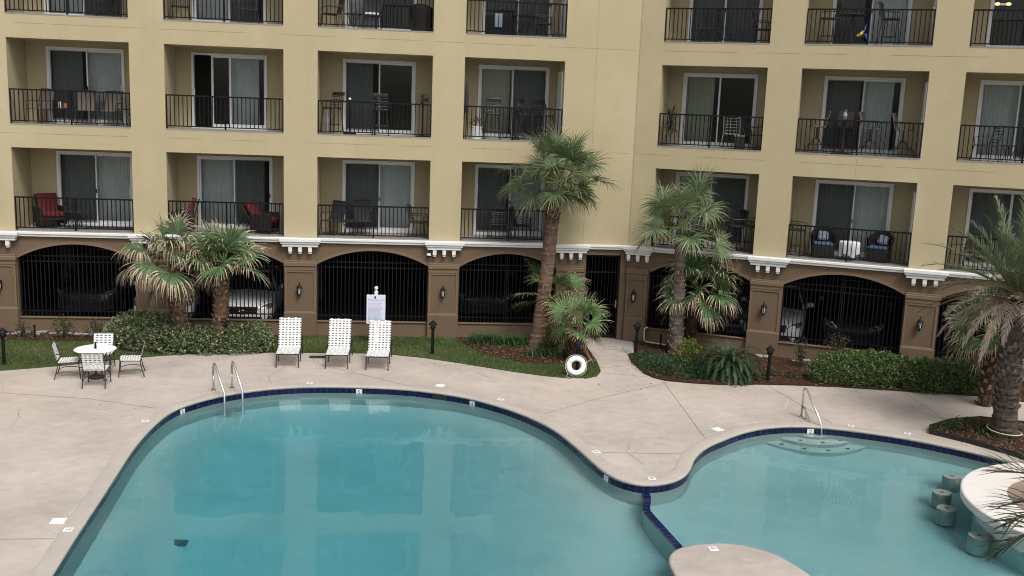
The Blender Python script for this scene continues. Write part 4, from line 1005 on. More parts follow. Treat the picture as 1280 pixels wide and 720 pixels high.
shrub('flowering_shrub', 'yellow green shrub with reddish leaves at the grey palm foot', 'shrub', (7.95, -3.3), [(0, 0, 0.3, 0.42, 0.40, 0.52), (0.28, -0.3, 0.2, 0.36, 0.34, 0.35)], 1700, 0.085, [((0.15, 0.20, 0.035), 4), ((0.09, 0.14, 0.03), 3), ((0.22, 0.075, 0.03), 1.1)], shell=0.6)
shrub('flowering_shrub', 'reddish green shrub at the foot of the leaning palm', 'shrub', (4.45, -1.75), [(0, 0, 0.3, 0.42, 0.4, 0.42), (0.3, -0.5, 0.15, 0.4, 0.4, 0.36)], 1500, 0.085, [((0.085, 0.14, 0.03), 4), ((0.045, 0.08, 0.025), 4), ((0.16, 0.06, 0.03), 0.8)], shell=0.55)
RB_ = [((0.050, 0.070, 0.030), 4), ((0.075, 0.10, 0.045), 2), ((0.10, 0.06, 0.04), 1)]
for i, (x, y, s_, lb) in enumerate(((-10.62, -0.72, 0.7, 'thin bare rose bush nearest the left edge by the arch wall'), (-9.43, -0.85, 1.0, 'fullest rose bush under the left arch, behind the table'), (-8.6, -0.7, 0.85, 'sparse rose bush between the table and the big hedge'))):
    shrub('rose_bush', lb, 'bush', (x, y), [(0, 0, 0.38*s_, 0.34*s_, 0.3*s_, 0.36*s_)], int(330*s_*s_*s_), 0.065, RB_, 'rose bushes along the left arch wall', stems=9, shell=0.4)
shrub('rose_bush', 'upright twiggy bush in the right bed under the arch', 'bush', (11.25, -3.1), [(0, 0, 0.45, 0.25, 0.22, 0.42)], 260, 0.06, RB_, stems=9, shell=0.35)
shrub('dry_bush', 'dry brownish bush by the wall left of the right hand hedge', 'bush', (12.35, -3.0), [(0, 0, 0.55, 0.5, 0.35, 0.42)], 420, 0.05, [((0.12, 0.09, 0.07), 4), ((0.075, 0.07, 0.045), 2)], stems=26, shell=0.5)
for x, y, s_, lb in ((7.15, -1.9, 0.5, 'tiny green tuft beside the bollard by the walkway pad'), (9.95, -4.2, 0.55, 'small green tuft just right of the bollard by the sago palm'), (10.5, -4.35, 0.6, 'small green tuft midway between the sago palm and right hedge')):
    shrub('weed_tuft', lb, 'plant', (x, y), [(0, 0, 0.04, 0.34*s_, 0.3*s_, 0.28*s_)], 240, 0.07, JUN, 'small tufts in the right bed', stems=2, asp=0.3)
# strap leaved clumps
def clump(label, x, y, n, h, r_, group, green=(0.050, 0.115, 0.035)):
    t = thing('lily_clump', label, 'plant', (x, y, 0), 0, group); b = MB()
    for _ in range(n):
        a = random.uniform(0, 2*PI); q = random.uniform(0, r_); px, py = q*math.cos(a), q*math.sin(a)*0.8; a2 = random.uniform(0, 2*PI); L_ = h*random.uniform(0.6, 1.2); ww = random.uniform(0.010, 0.018)
        pts = []; p = Vector((px, py, 0.03)); d = Vector((math.cos(a2)*0.35, math.sin(a2)*0.35, 1)).normalized(); f_ = random.uniform(0.6, 1.4); s_ = Vector((-math.sin(a2), math.cos(a2), 0))*ww; pr_ = None
        for j in range(5):
            w = s_*(1-j/4.4); l_, r2 = p-w, p+w
            if pr_: b.add([pr_[0], pr_[1], r2, l_], [(0, 1, 2, 3)], tuple(c*f_ for c in green))
            pr_ = (l_, r2); p = p+d*L_/4; d = (d+Vector((math.cos(a2)*0.28, math.sin(a2)*0.28, -0.22))).normalized()
    b.build('foliage', M['leaf'], t)
LGp = 'lily clumps in the bed under the leaning palm'
clump('lily clump at the left end of the bed under the leaning palm', 2.45, -0.80, 380, 0.46, 0.55, LGp)
clump('lily clump directly left of the leaning palm foot', 3.30, -0.95, 340, 0.44, 0.52, LGp)
clump('low lily clump in front of the leaning palm foot', 4.0, -2.2, 300, 0.34, 0.55, LGp, (0.075, 0.12, 0.05))
# cycad
t = thing('sago_palm', 'dark green sago palm with arching feathery leaves by the deck edge', 'cycad', (8.75, -4.25, 0))
b = MB(); b.lathe([(0.16, 0.0), (0.19, 0.15), (0.15, 0.3), (0.0, 0.34)], 12, col=(0.09, 0.065, 0.045)); b.build('trunk', M['bark'], t)
b = MB()
for i in range(105):
    f_ = (i+0.5)/105; az = i*2.39996; el = -0.25+1.45*f_
    s_ = random.uniform(0.75, 1.25)
    date_frond(b, (0, 0, 0.3), az, el, random.uniform(1.05, 1.35), 1.7, (0.034*s_, 0.070*s_, 0.034*s_), 0.17, npair=46, vee=0.35, stiff=3, wid=0.008)
b.build('crown', M['leaf'], t)
# bed around the date palm
shrub('groundcover_shrub', 'low green groundcover in the black edged bed by the pool', 'shrub', (12.9, -8.75), [(-0.35, -0.05, 0.04, 0.45, 0.28, 0.16), (0.15, 0.1, 0.04, 0.6, 0.4, 0.22), (0.5, -0.5, 0.04, 0.4, 0.5, 0.15)], 2200, 0.07, [((0.055, 0.10, 0.03), 4), ((0.035, 0.065, 0.022), 3), ((0.09, 0.07, 0.04), 1)], stems=3)
b = MB(); P_ = [Vector(p) for p in BEDP]+[Vector(BEDP[0])]
for p, q in zip(P_, P_[1:]):
    d = (q-p).normalized(); s_ = Vector((-d.y, d.x))*0.015
    b.add([(*(p-s_), 0.002), (*(q-s_), 0.002), (*(q+s_), 0.002), (*(p+s_), 0.002), (*(p-s_), 0.11), (*(q-s_), 0.11), (*(q+s_), 0.11), (*(p+s_), 0.11)], [(0, 1, 5, 4), (2, 3, 7, 6), (4, 5, 6, 7), (1, 2, 6, 5), (3, 0, 4, 7)])
tag(b.build('bed_edging', M['rubber']), 'black plastic edging around the date palm bed', 'edging')
b = MB(); pts = [Vector((13.57+0.36*math.cos(a), -9.26+0.36*math.sin(a), 0.28-0.02*a)) for a in [2.2+i*0.25 for i in range(24)]]+[Vector((14.2, -9.6, 0.1)), Vector((14.9, -10.3, 0.08)), Vector((15.8, -10.9, 0.07))]
b.tube(pts, 0.014, 6); tag(b.build('garden_hose', M['rope'], smooth=True), 'pale hose looped around the foot of the date palm', 'hose')
t = thing('palm_brace', 'timber brace board leaning beside the life ring palm', 'brace', (5.15, -2.9, 0))
b = MB(); b.tube([(-0.28, 0.2, 0.75), (0.16, -0.15, 0.05)], 0.035, 4); b.build('long_board', M['wood'], t)
b = MB(); b.tube([(0.12, -0.1, 0.14), (-0.22, -0.55, 0.06)], 0.033, 4); b.build('short_board', M['wood'], t)
t = thing('palm_brace', 'timber brace propped against the right side of the date palm', 'brace', (14.6, -9.0, 0))
b = MB(); b.tube([(-0.85, -0.2, 1.55), (0.35, 0.1, 0.05)], 0.045, 4); b.build('long_board', M['wood'], t)
b = MB(); b.M = WR.T; b.tube([(0.80, -0.10, 0.50), (0.74, -0.12, 0.50), (0.70, -0.13, 0.45), (0.70, -0.13, 0.12), (0.76, -0.14, 0.06), (1.4, -0.25, 0.055)], 0.022, 8)
tag(b.build('drain_pipe', M['pvc'], smooth=True), 'white plastic elbow pipe at the pilaster foot right of the gate', 'pipe')
for i, (x, y, h, lb) in enumerate(((7.75, -1.0, 0.38, 'dark short stake by the grey palm trunk'), (9.55, -3.1, 0.42, 'dark short stake in front of the pilaster by the sago palm'), (-10.2, -0.95, 0.40, 'dark short stake by the leftmost rose bush'))):
    b = MB(); b.box(-0.02, 0.02, -0.02, 0.02, 0.03, h); b.box(-0.028, 0.028, -0.028, 0.028, h, h+0.03); tag(b.build('garden_stake', M['iron'], loc=(x, y, 0)), lb, 'stake', 'short stakes in the beds')

# ------------------------------------------------------------------ bollards, sign, life ring
BG = 'black path light bollards'
def bollard():
    t = thing('bollard_light', 'x', 'bollard', group=BG)
    b = MB(); b.tube([(0, 0, 0), (0, 0, 0.74)], 0.042, 10); b.lathe([(0.065, 0.0), (0.065, 0.03), (0.042, 0.04)], 10); b.build('post', M['black'], t)
    b = MB(); b.lathe([(0.045, 0.74), (0.085, 0.77), (0.085, 0.79), (0.0, 0.791)], 8); b.lathe([(0.0, 0.86), (0.12, 0.862), (0.125, 0.88), (0.05, 0.955), (0.02, 0.97), (0.02, 0.99), (0.0, 1.0)], 8)
    for j in range(4):
        a = PI/4+j*PI/2; b.box(0.07*math.cos(a)-0.008, 0.07*math.cos(a)+0.008, 0.07*math.sin(a)-0.008, 0.07*math.sin(a)+0.008, 0.78, 0.865)
    b.build('cap', M['black'], t)
    b = MB(); b.lathe([(0.05, 0.791), (0.05, 0.86)], 8); b.build('lens', M['carglass'], t)
    return t
b0 = bollard()
for i, (x, y, lb) in enumerate(((-9.98, -3.76, 'black bollard light on the grass at the left edge'), (-4.8, -2.15, 'black bollard light poking up out of the hedge below the twin palms'), (0.9, -2.13, 'black bollard light on the grass right of the loungers'),
        (4.66, -4.22, 'black bollard light behind the white life ring'), (6.78, -1.95, 'black bollard light at the walkway corner by the gate'), (9.74, -4.67, 'black bollard light in mulch right of the sago palm'))):
    o = b0 if i == 0 else dup(b0, (0, 0, 0), 0, lb)
    o.location = (x, y, 0); o['label'] = lb
t = thing('life_ring', 'white life ring with rope leaning on a bollard', 'life ring', (4.61, -4.36, 0.0))
b = MB(); Rm, rm = 0.195, 0.072; b.M = Matrix.Translation((0, 0, 0.31)) @ Matrix.Rotation(R(-8), 4, 'X') @ Matrix.Rotation(R(90), 4, 'X')
n1, n2_ = 40, 12; vs = []; fs = []
for i in range(n1):
    for j in range(n2_):
        a, c = 2*PI*i/n1, 2*PI*j/n2_; vs.append(((Rm+rm*math.cos(c))*math.cos(a), (Rm+rm*math.cos(c))*math.sin(a), rm*0.75*math.sin(c)))
        fs.append((i*n2_+j, ((i+1) % n1)*n2_+j, ((i+1) % n1)*n2_+(j+1) % n2_, i*n2_+(j+1) % n2_))
b.add(vs, fs); MT = b.M; b.build('ring', M['plastic'], t, smooth=True)
b = MB(); b.M = MT
b.tube([((Rm+rm+0.012+0.02*abs(math.sin(2*a)))*math.cos(a), (Rm+rm+0.012+0.02*abs(math.sin(2*a)))*math.sin(a), 0.0) for a in [2*PI*i/48 for i in range(49)]], 0.008, 5)
b.M = None; b.tube([(-0.22, -0.06, 0.12), (-0.27, -0.12, 0.03), (-0.15, -0.18, 0.012), (0.0, -0.16, 0.012), (0.12, -0.20, 0.012), (0.22, -0.15, 0.012), (0.10, -0.1, 0.012), (-0.05, -0.1, 0.012)], 0.008, 5); b.build('rope', M['rope'], t, smooth=True)
b = MB(); b.M = MT
for a in (0.78, 2.36, 3.93, 5.5):
    b.lathe([(rm*1.04, -0.03), (rm*1.05, 0.03)], 12, (0, 0, 0)) if False else None
    p = Vector((Rm*math.cos(a), Rm*math.sin(a), 0)); tg = Vector((-math.sin(a), math.cos(a), 0))
    b.tube([p-tg*0.03, p+tg*0.03], rm*1.02, 14, False)
b.build('band', M['plastic'], t, smooth=True)

def text_obj(body, size, loc, rot, mat_, parent, name='lettering'):
    cu = bpy.data.curves.new(name, 'FONT'); cu.body = body; cu.size = size; cu.align_x = 'CENTER'; cu.align_y = 'CENTER'; cu.extrude = 0.0008
    tmp = bpy.data.objects.new(name, cu); C.objects.link(tmp); bpy.context.view_layer.update()
    me = bpy.data.meshes.new_from_object(tmp.evaluated_get(bpy.context.evaluated_depsgraph_get())); bpy.data.objects.remove(tmp); me.materials.clear(); me.materials.append(mat_)
    o = bpy.data.objects.new(name, me); C.objects.link(o); o.location = loc; o.rotation_euler = rot
    o.parent = parent; CH.setdefault(parent.name, []).append(o); return o
t = thing('notice_board', 'white pool rules notice board on a white post by the fence', 'sign', (-0.72, -1.0, 0))
b = MB(); b.box(-0.045, 0.045, 0.015, 0.075, 0, 1.52); b.bbox(-0.06, 0.06, 0.0, 0.09, 1.52, 1.55, 0.008); b.lathe([(0.0, 0.0), (0.05, 0.0), (0.035, 0.04), (0.02, 0.055), (0.045, 0.075), (0.06, 0.115), (0.045, 0.155), (0.0, 0.172)], 14, (0, 0.045, 1.55)); b.build('post', M['plastic'], t)
b = MB(); b.bbox(-0.27, 0.27, -0.012, 0.014, 0.62, 1.475, 0.006); bo = b.build('board', M['sign'], t)
text_obj('Pool and Courtyard Rules', 0.044, (0, -0.0135, 1.325), (R(90), 0, 0), M['ink'], bo)
text_obj('pool hours: sunrise to sunset', 0.027, (0, -0.0135, 1.268), (R(90), 0, 0), M['inkgrey'], bo)
b = MB(); b.box(-0.045, -0.005, -0.0145, -0.0125, 1.365, 1.44); b.box(-0.06, 0.008, -0.0145, -0.0125, 1.392, 1.405); b.build('emblem', M['ink'], bo)
for nm, rng, mt in (('red_text_lines', range(0, 6), 'inkred'), ('text_lines', range(6, 22), 'inkgrey')):
    b = MB()
    for k in rng:
        z = 1.225-k*0.0265; x = -0.22; e = random.uniform(0.1, 0.22)
        while x < e:
            w = random.uniform(0.02, 0.07); b.box(x, min(x+w, e), -0.0145, -0.0125, z, z+0.009); x += w+0.010
    b.build(nm, M[mt], bo)

# ------------------------------------------------------------------ loungers
LGG = 'white strap loungers in a row by the pool'
def rot_plane(o_, ang):   # local frame: x across, v along the panel
    return Matrix.Translation(o_) @ Matrix.Rotation(ang, 4, 'X')
def strap_panel(b, w, L_, n_lat, n_lon, t=0.004):
    """woven straps in the local xy plane: lateral straps over longitudinal ones"""
    lw = L_/n_lat*0.54; lo = w/n_lon*0.50
    for i in range(n_lat):
        y = L_*(i+0.5)/n_lat; b.box(-w/2-0.012, w/2+0.012, y-lw/2, y+lw/2, 0.004, 0.004+t)
    for j in range(n_lon):
        x = -w/2+w*(j+0.5)/n_lon
        for i in range(n_lat):   # woven in and out
            y0, y1 = L_*i/n_lat, L_*(i+1)/n_lat; up = 0.010 if (i+j) % 2 else -0.002
            b.box(x-lo/2, x+lo/2, y0, y1, up, up+t)
def lounger():
    t = thing('lounger', 'x', 'lounger', group=LGG)
    w = 0.56; zs = 0.37; ys = 0.72; ang = R(66); LB_ = 0.82
    b = MB(); b.tube([(-w/2, 0, zs-0.03), (-w/2, 0.03, zs), (-w/2, ys+0.80, zs)], 0.016, 6); b.tube([(w/2, 0, zs-0.03), (w/2, 0.03, zs), (w/2, ys+0.80, zs)], 0.016, 6)
    for y in (0.02, ys, ys+0.78): b.tube([(-w/2, y, zs-0.01), (w/2, y, zs-0.01)], 0.014, 6)
    for s_ in (-1, 1): b.tube([(s_*(w/2+0.02), ys+0.0, zs+0.02), (s_*(w/2+0.03), ys+0.05, zs+0.22), (s_*(w/2+0.03), ys+0.40, zs+0.24), (s_*(w/2+0.02), ys+0.50, zs)], 0.013, 6)
    b.build('frame', M['bronze'], t, smooth=True)
    for x in (-1, 1):
        for y, k in ((0.04, -0.03), (0.70, 0.0), (ys+0.72, 0.06)):
            b = MB(); b.tube([(x*w/2, y, zs), (x*(w/2+0.01), y+k, 0.0)], 0.014, 6); b.build('leg', M['bronze'], t)
    b = MB(); b.M = Matrix.Translation((0, 0.0, zs+0.012)); strap_panel(b, w, ys, 11, 6); b.build('seat', M['strap'], t)
    b = MB(); b.M = rot_plane((0, ys, zs+0.012), ang); strap_panel(b, w, LB_, 12, 6); bo = b.build('backrest', M['strap'], t)
    b = MB(); b.M = rot_plane((0, ys, zs), ang)
    for s_ in (-1, 1): b.tube([(s_*w/2, 0, 0), (s_*w/2, LB_+0.01, 0)], 0.014, 6)
    b.tube([(-w/2, LB_, 0), (w/2, LB_, 0)], 0.014, 6); b.build('back_frame', M['bronze'], bo)
    return t
l0 = lounger()
for i, (x, y, rz, lb) in enumerate(((-2.93, -3.72, 0.03, 'white strap lounger nearest the hedge, leftmost of the three'), (-1.655, -3.78, -0.03, 'white strap lounger in the middle of the three'), (-0.60, -3.90, -0.05, 'white strap lounger in front of the notice board'))):
    o = l0 if i == 0 else dup(l0, (0, 0, 0), 0, lb)
    o.location = (x, y, 0); o.rotation_euler = (0, 0, rz); o['label'] = lb
b = MB(); b.bbox(-0.22, 0.22, -0.12, 0.12, 0.004, 0.016, 0.004); tag(b.build('black_mat', M['rubber'], loc=(-2.25, -2.55, 0)), 'small black mat lying on the deck between two loungers', 'mat')

# ------------------------------------------------------------------ round table and strap chairs
t = thing('patio_table', 'round white glass patio table between four strap chairs', 'table', (-7.43, -4.80, 0))
b = MB(); b.lathe([(0.0, 0.735), (0.475, 0.735), (0.49, 0.728), (0.475, 0.718), (0.0, 0.718)], 40); b.build('tabletop', M['tabletop'], t)
for j in range(4):
    a = PI/4+j*PI/2; ca, sa = math.cos(a), math.sin(a)
    b = MB(); b.tube([(0.36*ca, 0.36*sa, 0.715), (0.22*ca, 0.22*sa, 0.45), (0.24*ca, 0.24*sa, 0.25), (0.38*ca, 0.38*sa, 0.0)], 0.014, 6); b.build('leg', M['bronze'], t, smooth=True)
b = MB(); b.lathe([(0.19, 0.0), (0.20, 0.03), (0.15, 0.06), (0.03, 0.07), (0.025, 0.3), (0.0, 0.3)], 20); b.build('umbrella_base', M['bronze'], t)
b = MB(); b.lathe([(0.018, 0.737), (0.03, 0.74), (0.022, 0.86), (0.012, 0.90), (0.0, 0.905)], 12, (-7.43, -4.78, 0)); tag(b.build('bottle', M['black']), 'small black bottle standing on the white patio table', 'bottle')
CG = 'white strap chairs around the patio table'
def strap_chair():
    t = thing('strap_chair', 'x', 'chair', group=CG); w = 0.50; zs = 0.42
    for s_ in (-1, 1):
        x = s_*w/2
        b = MB(); b.tube([(x, -0.26, zs), (x*1.02, -0.28, 0.2), (x*1.04, -0.30, 0.0)], 0.013, 6); b.build('leg', M['bronze'], t)
        b = MB(); b.tube([(x, 0.20, zs), (x*1.02, 0.24, 0.2), (x*1.04, 0.30, 0.0)], 0.013, 6); b.build('leg', M['bronze'], t)
        b = MB(); b.tube([(x*1.03, -0.285, 0.14), (x*1.03, -0.1, 0.19), (x*1.03, 0.1, 0.19), (x*1.03, 0.26, 0.14)], 0.010, 6); b.build('stretcher', M['bronze'], t)
        b = MB(); b.tube([(x, -0.25, zs), (x*1.1, -0.29, zs+0.1), (x*1.14, -0.24, zs+0.22), (x*1.12, 0.0, zs+0.20), (x*1.04, 0.24, zs+0.22)], 0.013, 6); b.build('arm', M['bronze'], t, smooth=True)
    b = MB()
    for s_ in (-1, 1): b.tube([(s_*w/2, -0.27, zs), (s_*w/2, 0.21, zs-0.02), (s_*w/2, 0.34, zs+0.46)], 0.013, 6)
    for p in ((-0.27, zs), (0.34, zs+0.45)): b.tube([(-w/2, p[0], p[1]), (w/2, p[0], p[1])], 0.012, 6)
    b.build('frame', M['bronze'], t)
    b = MB(); b.M = Matrix.Translation((0, -0.27, zs+0.01)) @ Matrix.Rotation(R(-2), 4, 'X'); strap_panel(b, w, 0.48, 8, 5); b.build('seat', M['strap'], t)
    b = MB(); b.M = rot_plane((0, 0.235, zs+0.04), R(75)); strap_panel(b, w, 0.42, 7, 5); b.build('backrest', M['strap'], t)
    return t
c0 = strap_chair()
for i, (x, y, rz, lb) in enumerate(((-8.10, -4.72, R(100), 'white strap chair on the left side of the round table'), (-7.22, -5.50, R(183), 'white strap chair nearest the pool with its back to the viewer'), (-7.52, -4.02, R(4), 'white strap chair behind the round table by the grass'), (-6.66, -4.48, R(-78), 'white strap chair on the right side of the round table'))):
    o = c0 if i == 0 else dup(c0, (0, 0, 0), 0, lb)
    o.location = (x, y, 0); o.rotation_euler = (0, 0, rz); o['label'] = lb

# ------------------------------------------------------------------ ladder, handrail, lids, depth markers
t = thing('pool_ladder', 'stainless steel pool ladder with two curved rails', 'ladder', (-4.2, -5.8, 0))
def railpts(ax, ay, wx, wy, H):
    out = [(ax, ay, 0.0), (ax, ay, H-0.12)]
    for k in range(7):
        q = PI*0.75*k/6; f_ = 0.10; out.append((ax+(wx-ax)*f_*(1-math.cos(q))*1.2, ay+(wy-ay)*f_*(1-math.cos(q))*1.2, H-0.12+0.12*math.sin(q)))
    out += [(wx, wy, H-0.52), (wx, wy, -0.9)]
    return out
Ls = []
for (ax, ay, wx, wy) in ((-4.425, -5.85, -4.03, -6.66), (-4.025, -5.66, -3.66, -6.42)):
    b = MB(); P_ = [(x+4.2, y+5.8, z) for x, y, z in railpts(ax, ay, wx, wy, 0.68)]; b.tube(P_, 0.024, 10); ro = b.build('rail', M['steel'], t, smooth=True)
    b = MB(); b.lathe([(0.026, 0.03), (0.055, 0.018), (0.06, 0.002)], 14, (ax+4.2, ay+5.8, 0)); b.build('flange', M['steel'], ro); Ls.append((wx, wy))
for z in (-0.26, -0.40, -0.56):
    b = MB(); b.tube([(Ls[0][0]+4.2, Ls[0][1]+5.8, z), (Ls[1][0]+4.2, Ls[1][1]+5.8, z)], 0.022, 8); b.build('tread', M['steel'], t)
t = thing('handrail', 'stainless steel handrail over the curved pool steps', 'handrail', (9.44, -7.74, 0))
b = MB(); b.tube([(0, 0, 0), (0, 0, 0.66), (0.01, -0.03, 0.71), (0.035, -0.09, 0.70), (0.16, -0.62, 0.18), (0.19, -0.74, -0.02), (0.185, -0.78, -0.18), (0.15, -0.76, -0.24), (0.10, -0.62, -0.10), (0.03, -0.22, 0.16), (0.015, -0.12, 0.24), (0, 0.0, 0.27)], 0.022, 10); b.build('rail', M['steel'], t, smooth=True)
b = MB(); b.tube([(0.05, -0.17, 0.0), (0.03, -0.16, 0.2)], 0.020, 8); b.build('prop', M['steel'], t)
for p in ((0, 0), (0.05, -0.17)):
    b = MB(); b.lathe([(0.024, 0.03), (0.05, 0.018), (0.055, 0.002)], 14, (p[0], p[1], 0)); b.build('flange', M['steel'], t)
for x, y, s_, rz, lb in ((-5.51, -13.52, 0.115, 0.05, 'white square skimmer lid on the deck at the lower left'), (1.01, -5.28, 0.11, -0.25, 'white square skimmer lid on the deck right of the loungers'), (7.11, -8.69, 0.115, 0.45, 'white square skimmer lid on the deck near the shallow pool')):
    b = MB(); b.bbox(-s_, s_, -s_, s_, 0.001, 0.012, 0.004); b.lathe([(0.0, 0.0135), (0.02, 0.0135), (0.025, 0.012)], 10, (s_*0.6, 0, 0)); o = b.build('skimmer_cover', M['plastic'], loc=(x, y, 0)); o.rotation_euler = (0, 0, rz); tag(o, lb, 'lid', 'white skimmer lids in the deck')
DM = 'white depth marker tiles in the deck'
def marker(x, y, rz, lb, ring=True, s_=0.075):
    t = thing('depth_marker', lb, 'depth marker', (x, y, 0.016), rz, DM)
    b = MB(); b.bbox(-s_, s_, -s_, s_, -0.012, 0.0, 0.003); b.build('tile', M['plastic'], t)
    b = MB()
    if ring:
        b.lathe([(s_*0.42, 0.001), (s_*0.58, 0.001)], 18); b.M = Matrix.Rotation(R(45), 4, 'Z'); b.box(-s_*0.45, s_*0.45, -s_*0.07, s_*0.07, 0.0008, 0.0014); b.M = None
    else:
        b.box(-s_*0.55, s_*0.55, -s_*0.1, s_*0.1, 0.0006, 0.0012); b.box(s_*0.3, s_*0.6, -s_*0.1, s_*0.4, 0.0006, 0.0012)
    b.build('symbol', M['ink'], t)
for a in ((-5.24, -13.88, 0.0, 'white marker tile beside the skimmer lid at the lower left', False), (-5.42, -8.25, 0.1, 'white marker tile on the left deck edge near the ladder', True), (-2.22, -5.19, 0, 'white marker tile on the coping below the first lounger', True),
          (2.42, -6.48, -0.6, 'white marker tile at the pool bend below the life ring', True), (4.06, -10.2, -1.2, 'white marker tile left on the deck tongue between the pools', True), (4.86, -11.70, 0.05, 'white marker tile at the tip of the deck tongue', True),
          (10.36, -8.42, -0.4, 'white marker tile on the coping right of the handrail', True), (11.45, -8.95, -0.5, 'white marker tile on the coping below the right hedge', True), (5.11, -14.82, 0.1, 'white marker tile on the pool island', True)): marker(*a)
# numbered tiles in the waterline band
def wall_marker(x, y, txt, lb):
    i = min(range(len(wall_loop)), key=lambda k: (wall_loop[k][0]-x)**2+(wall_loop[k][1]-y)**2)
    p = Vector(wall_loop[i]); q = Vector(wall_loop[(i+1) % len(wall_loop)]); d = (q-p).normalized(); nrm = Vector((-d.y, d.x))
    ctr = Vector((5.0, -16)) if x > 4.6 else Vector((0, -11))
    if x > 8: ctr = Vector((9, -13))
    if nrm.dot(ctr-p) < 0: nrm = -nrm
    pos = p+nrm*0.006
    t = thing('waterline_marker', lb, 'depth marker', (pos.x, pos.y, -0.135), math.atan2(nrm.y, nrm.x)+PI/2, 'numbered depth tiles in the waterline band')
    b = MB(); b.box(-0.075, 0.075, -0.004, 0.004, -0.07, 0.07); b.build('tile', M['plastic'], t)
    text_obj(txt, 0.12, (0, -0.0055, 0), (R(90), 0, 0), M['ink'], t, 'numeral')
for a in ((-0.95, -5.45, '5', 'white numbered depth tile in the blue band below the third lounger'), (1.75, -6.45, '4', 'white numbered depth tile in the blue band at the pool bend'), (4.03, -11.4, '3', 'white numbered depth tile on the left of the deck tongue'), (-4.85, -7.2, '5', 'white numbered depth tile left of the pool ladder'), (9.45, -8.45, '2', 'white numbered depth tile above the curved steps')): wall_marker(*a)
b = MB(); b.bbox(-0.19, 0.19, -0.004, 0.012, -0.10, -0.01, 0.003); tag(b.build('skimmer_mouth', M['rubber'], loc=(0.98, -5.935, -0.06)), 'dark skimmer opening in the blue band near the white lid', 'skimmer'); bpy.data.objects['skimmer_mouth'].rotation_euler = (0, 0, -0.42)

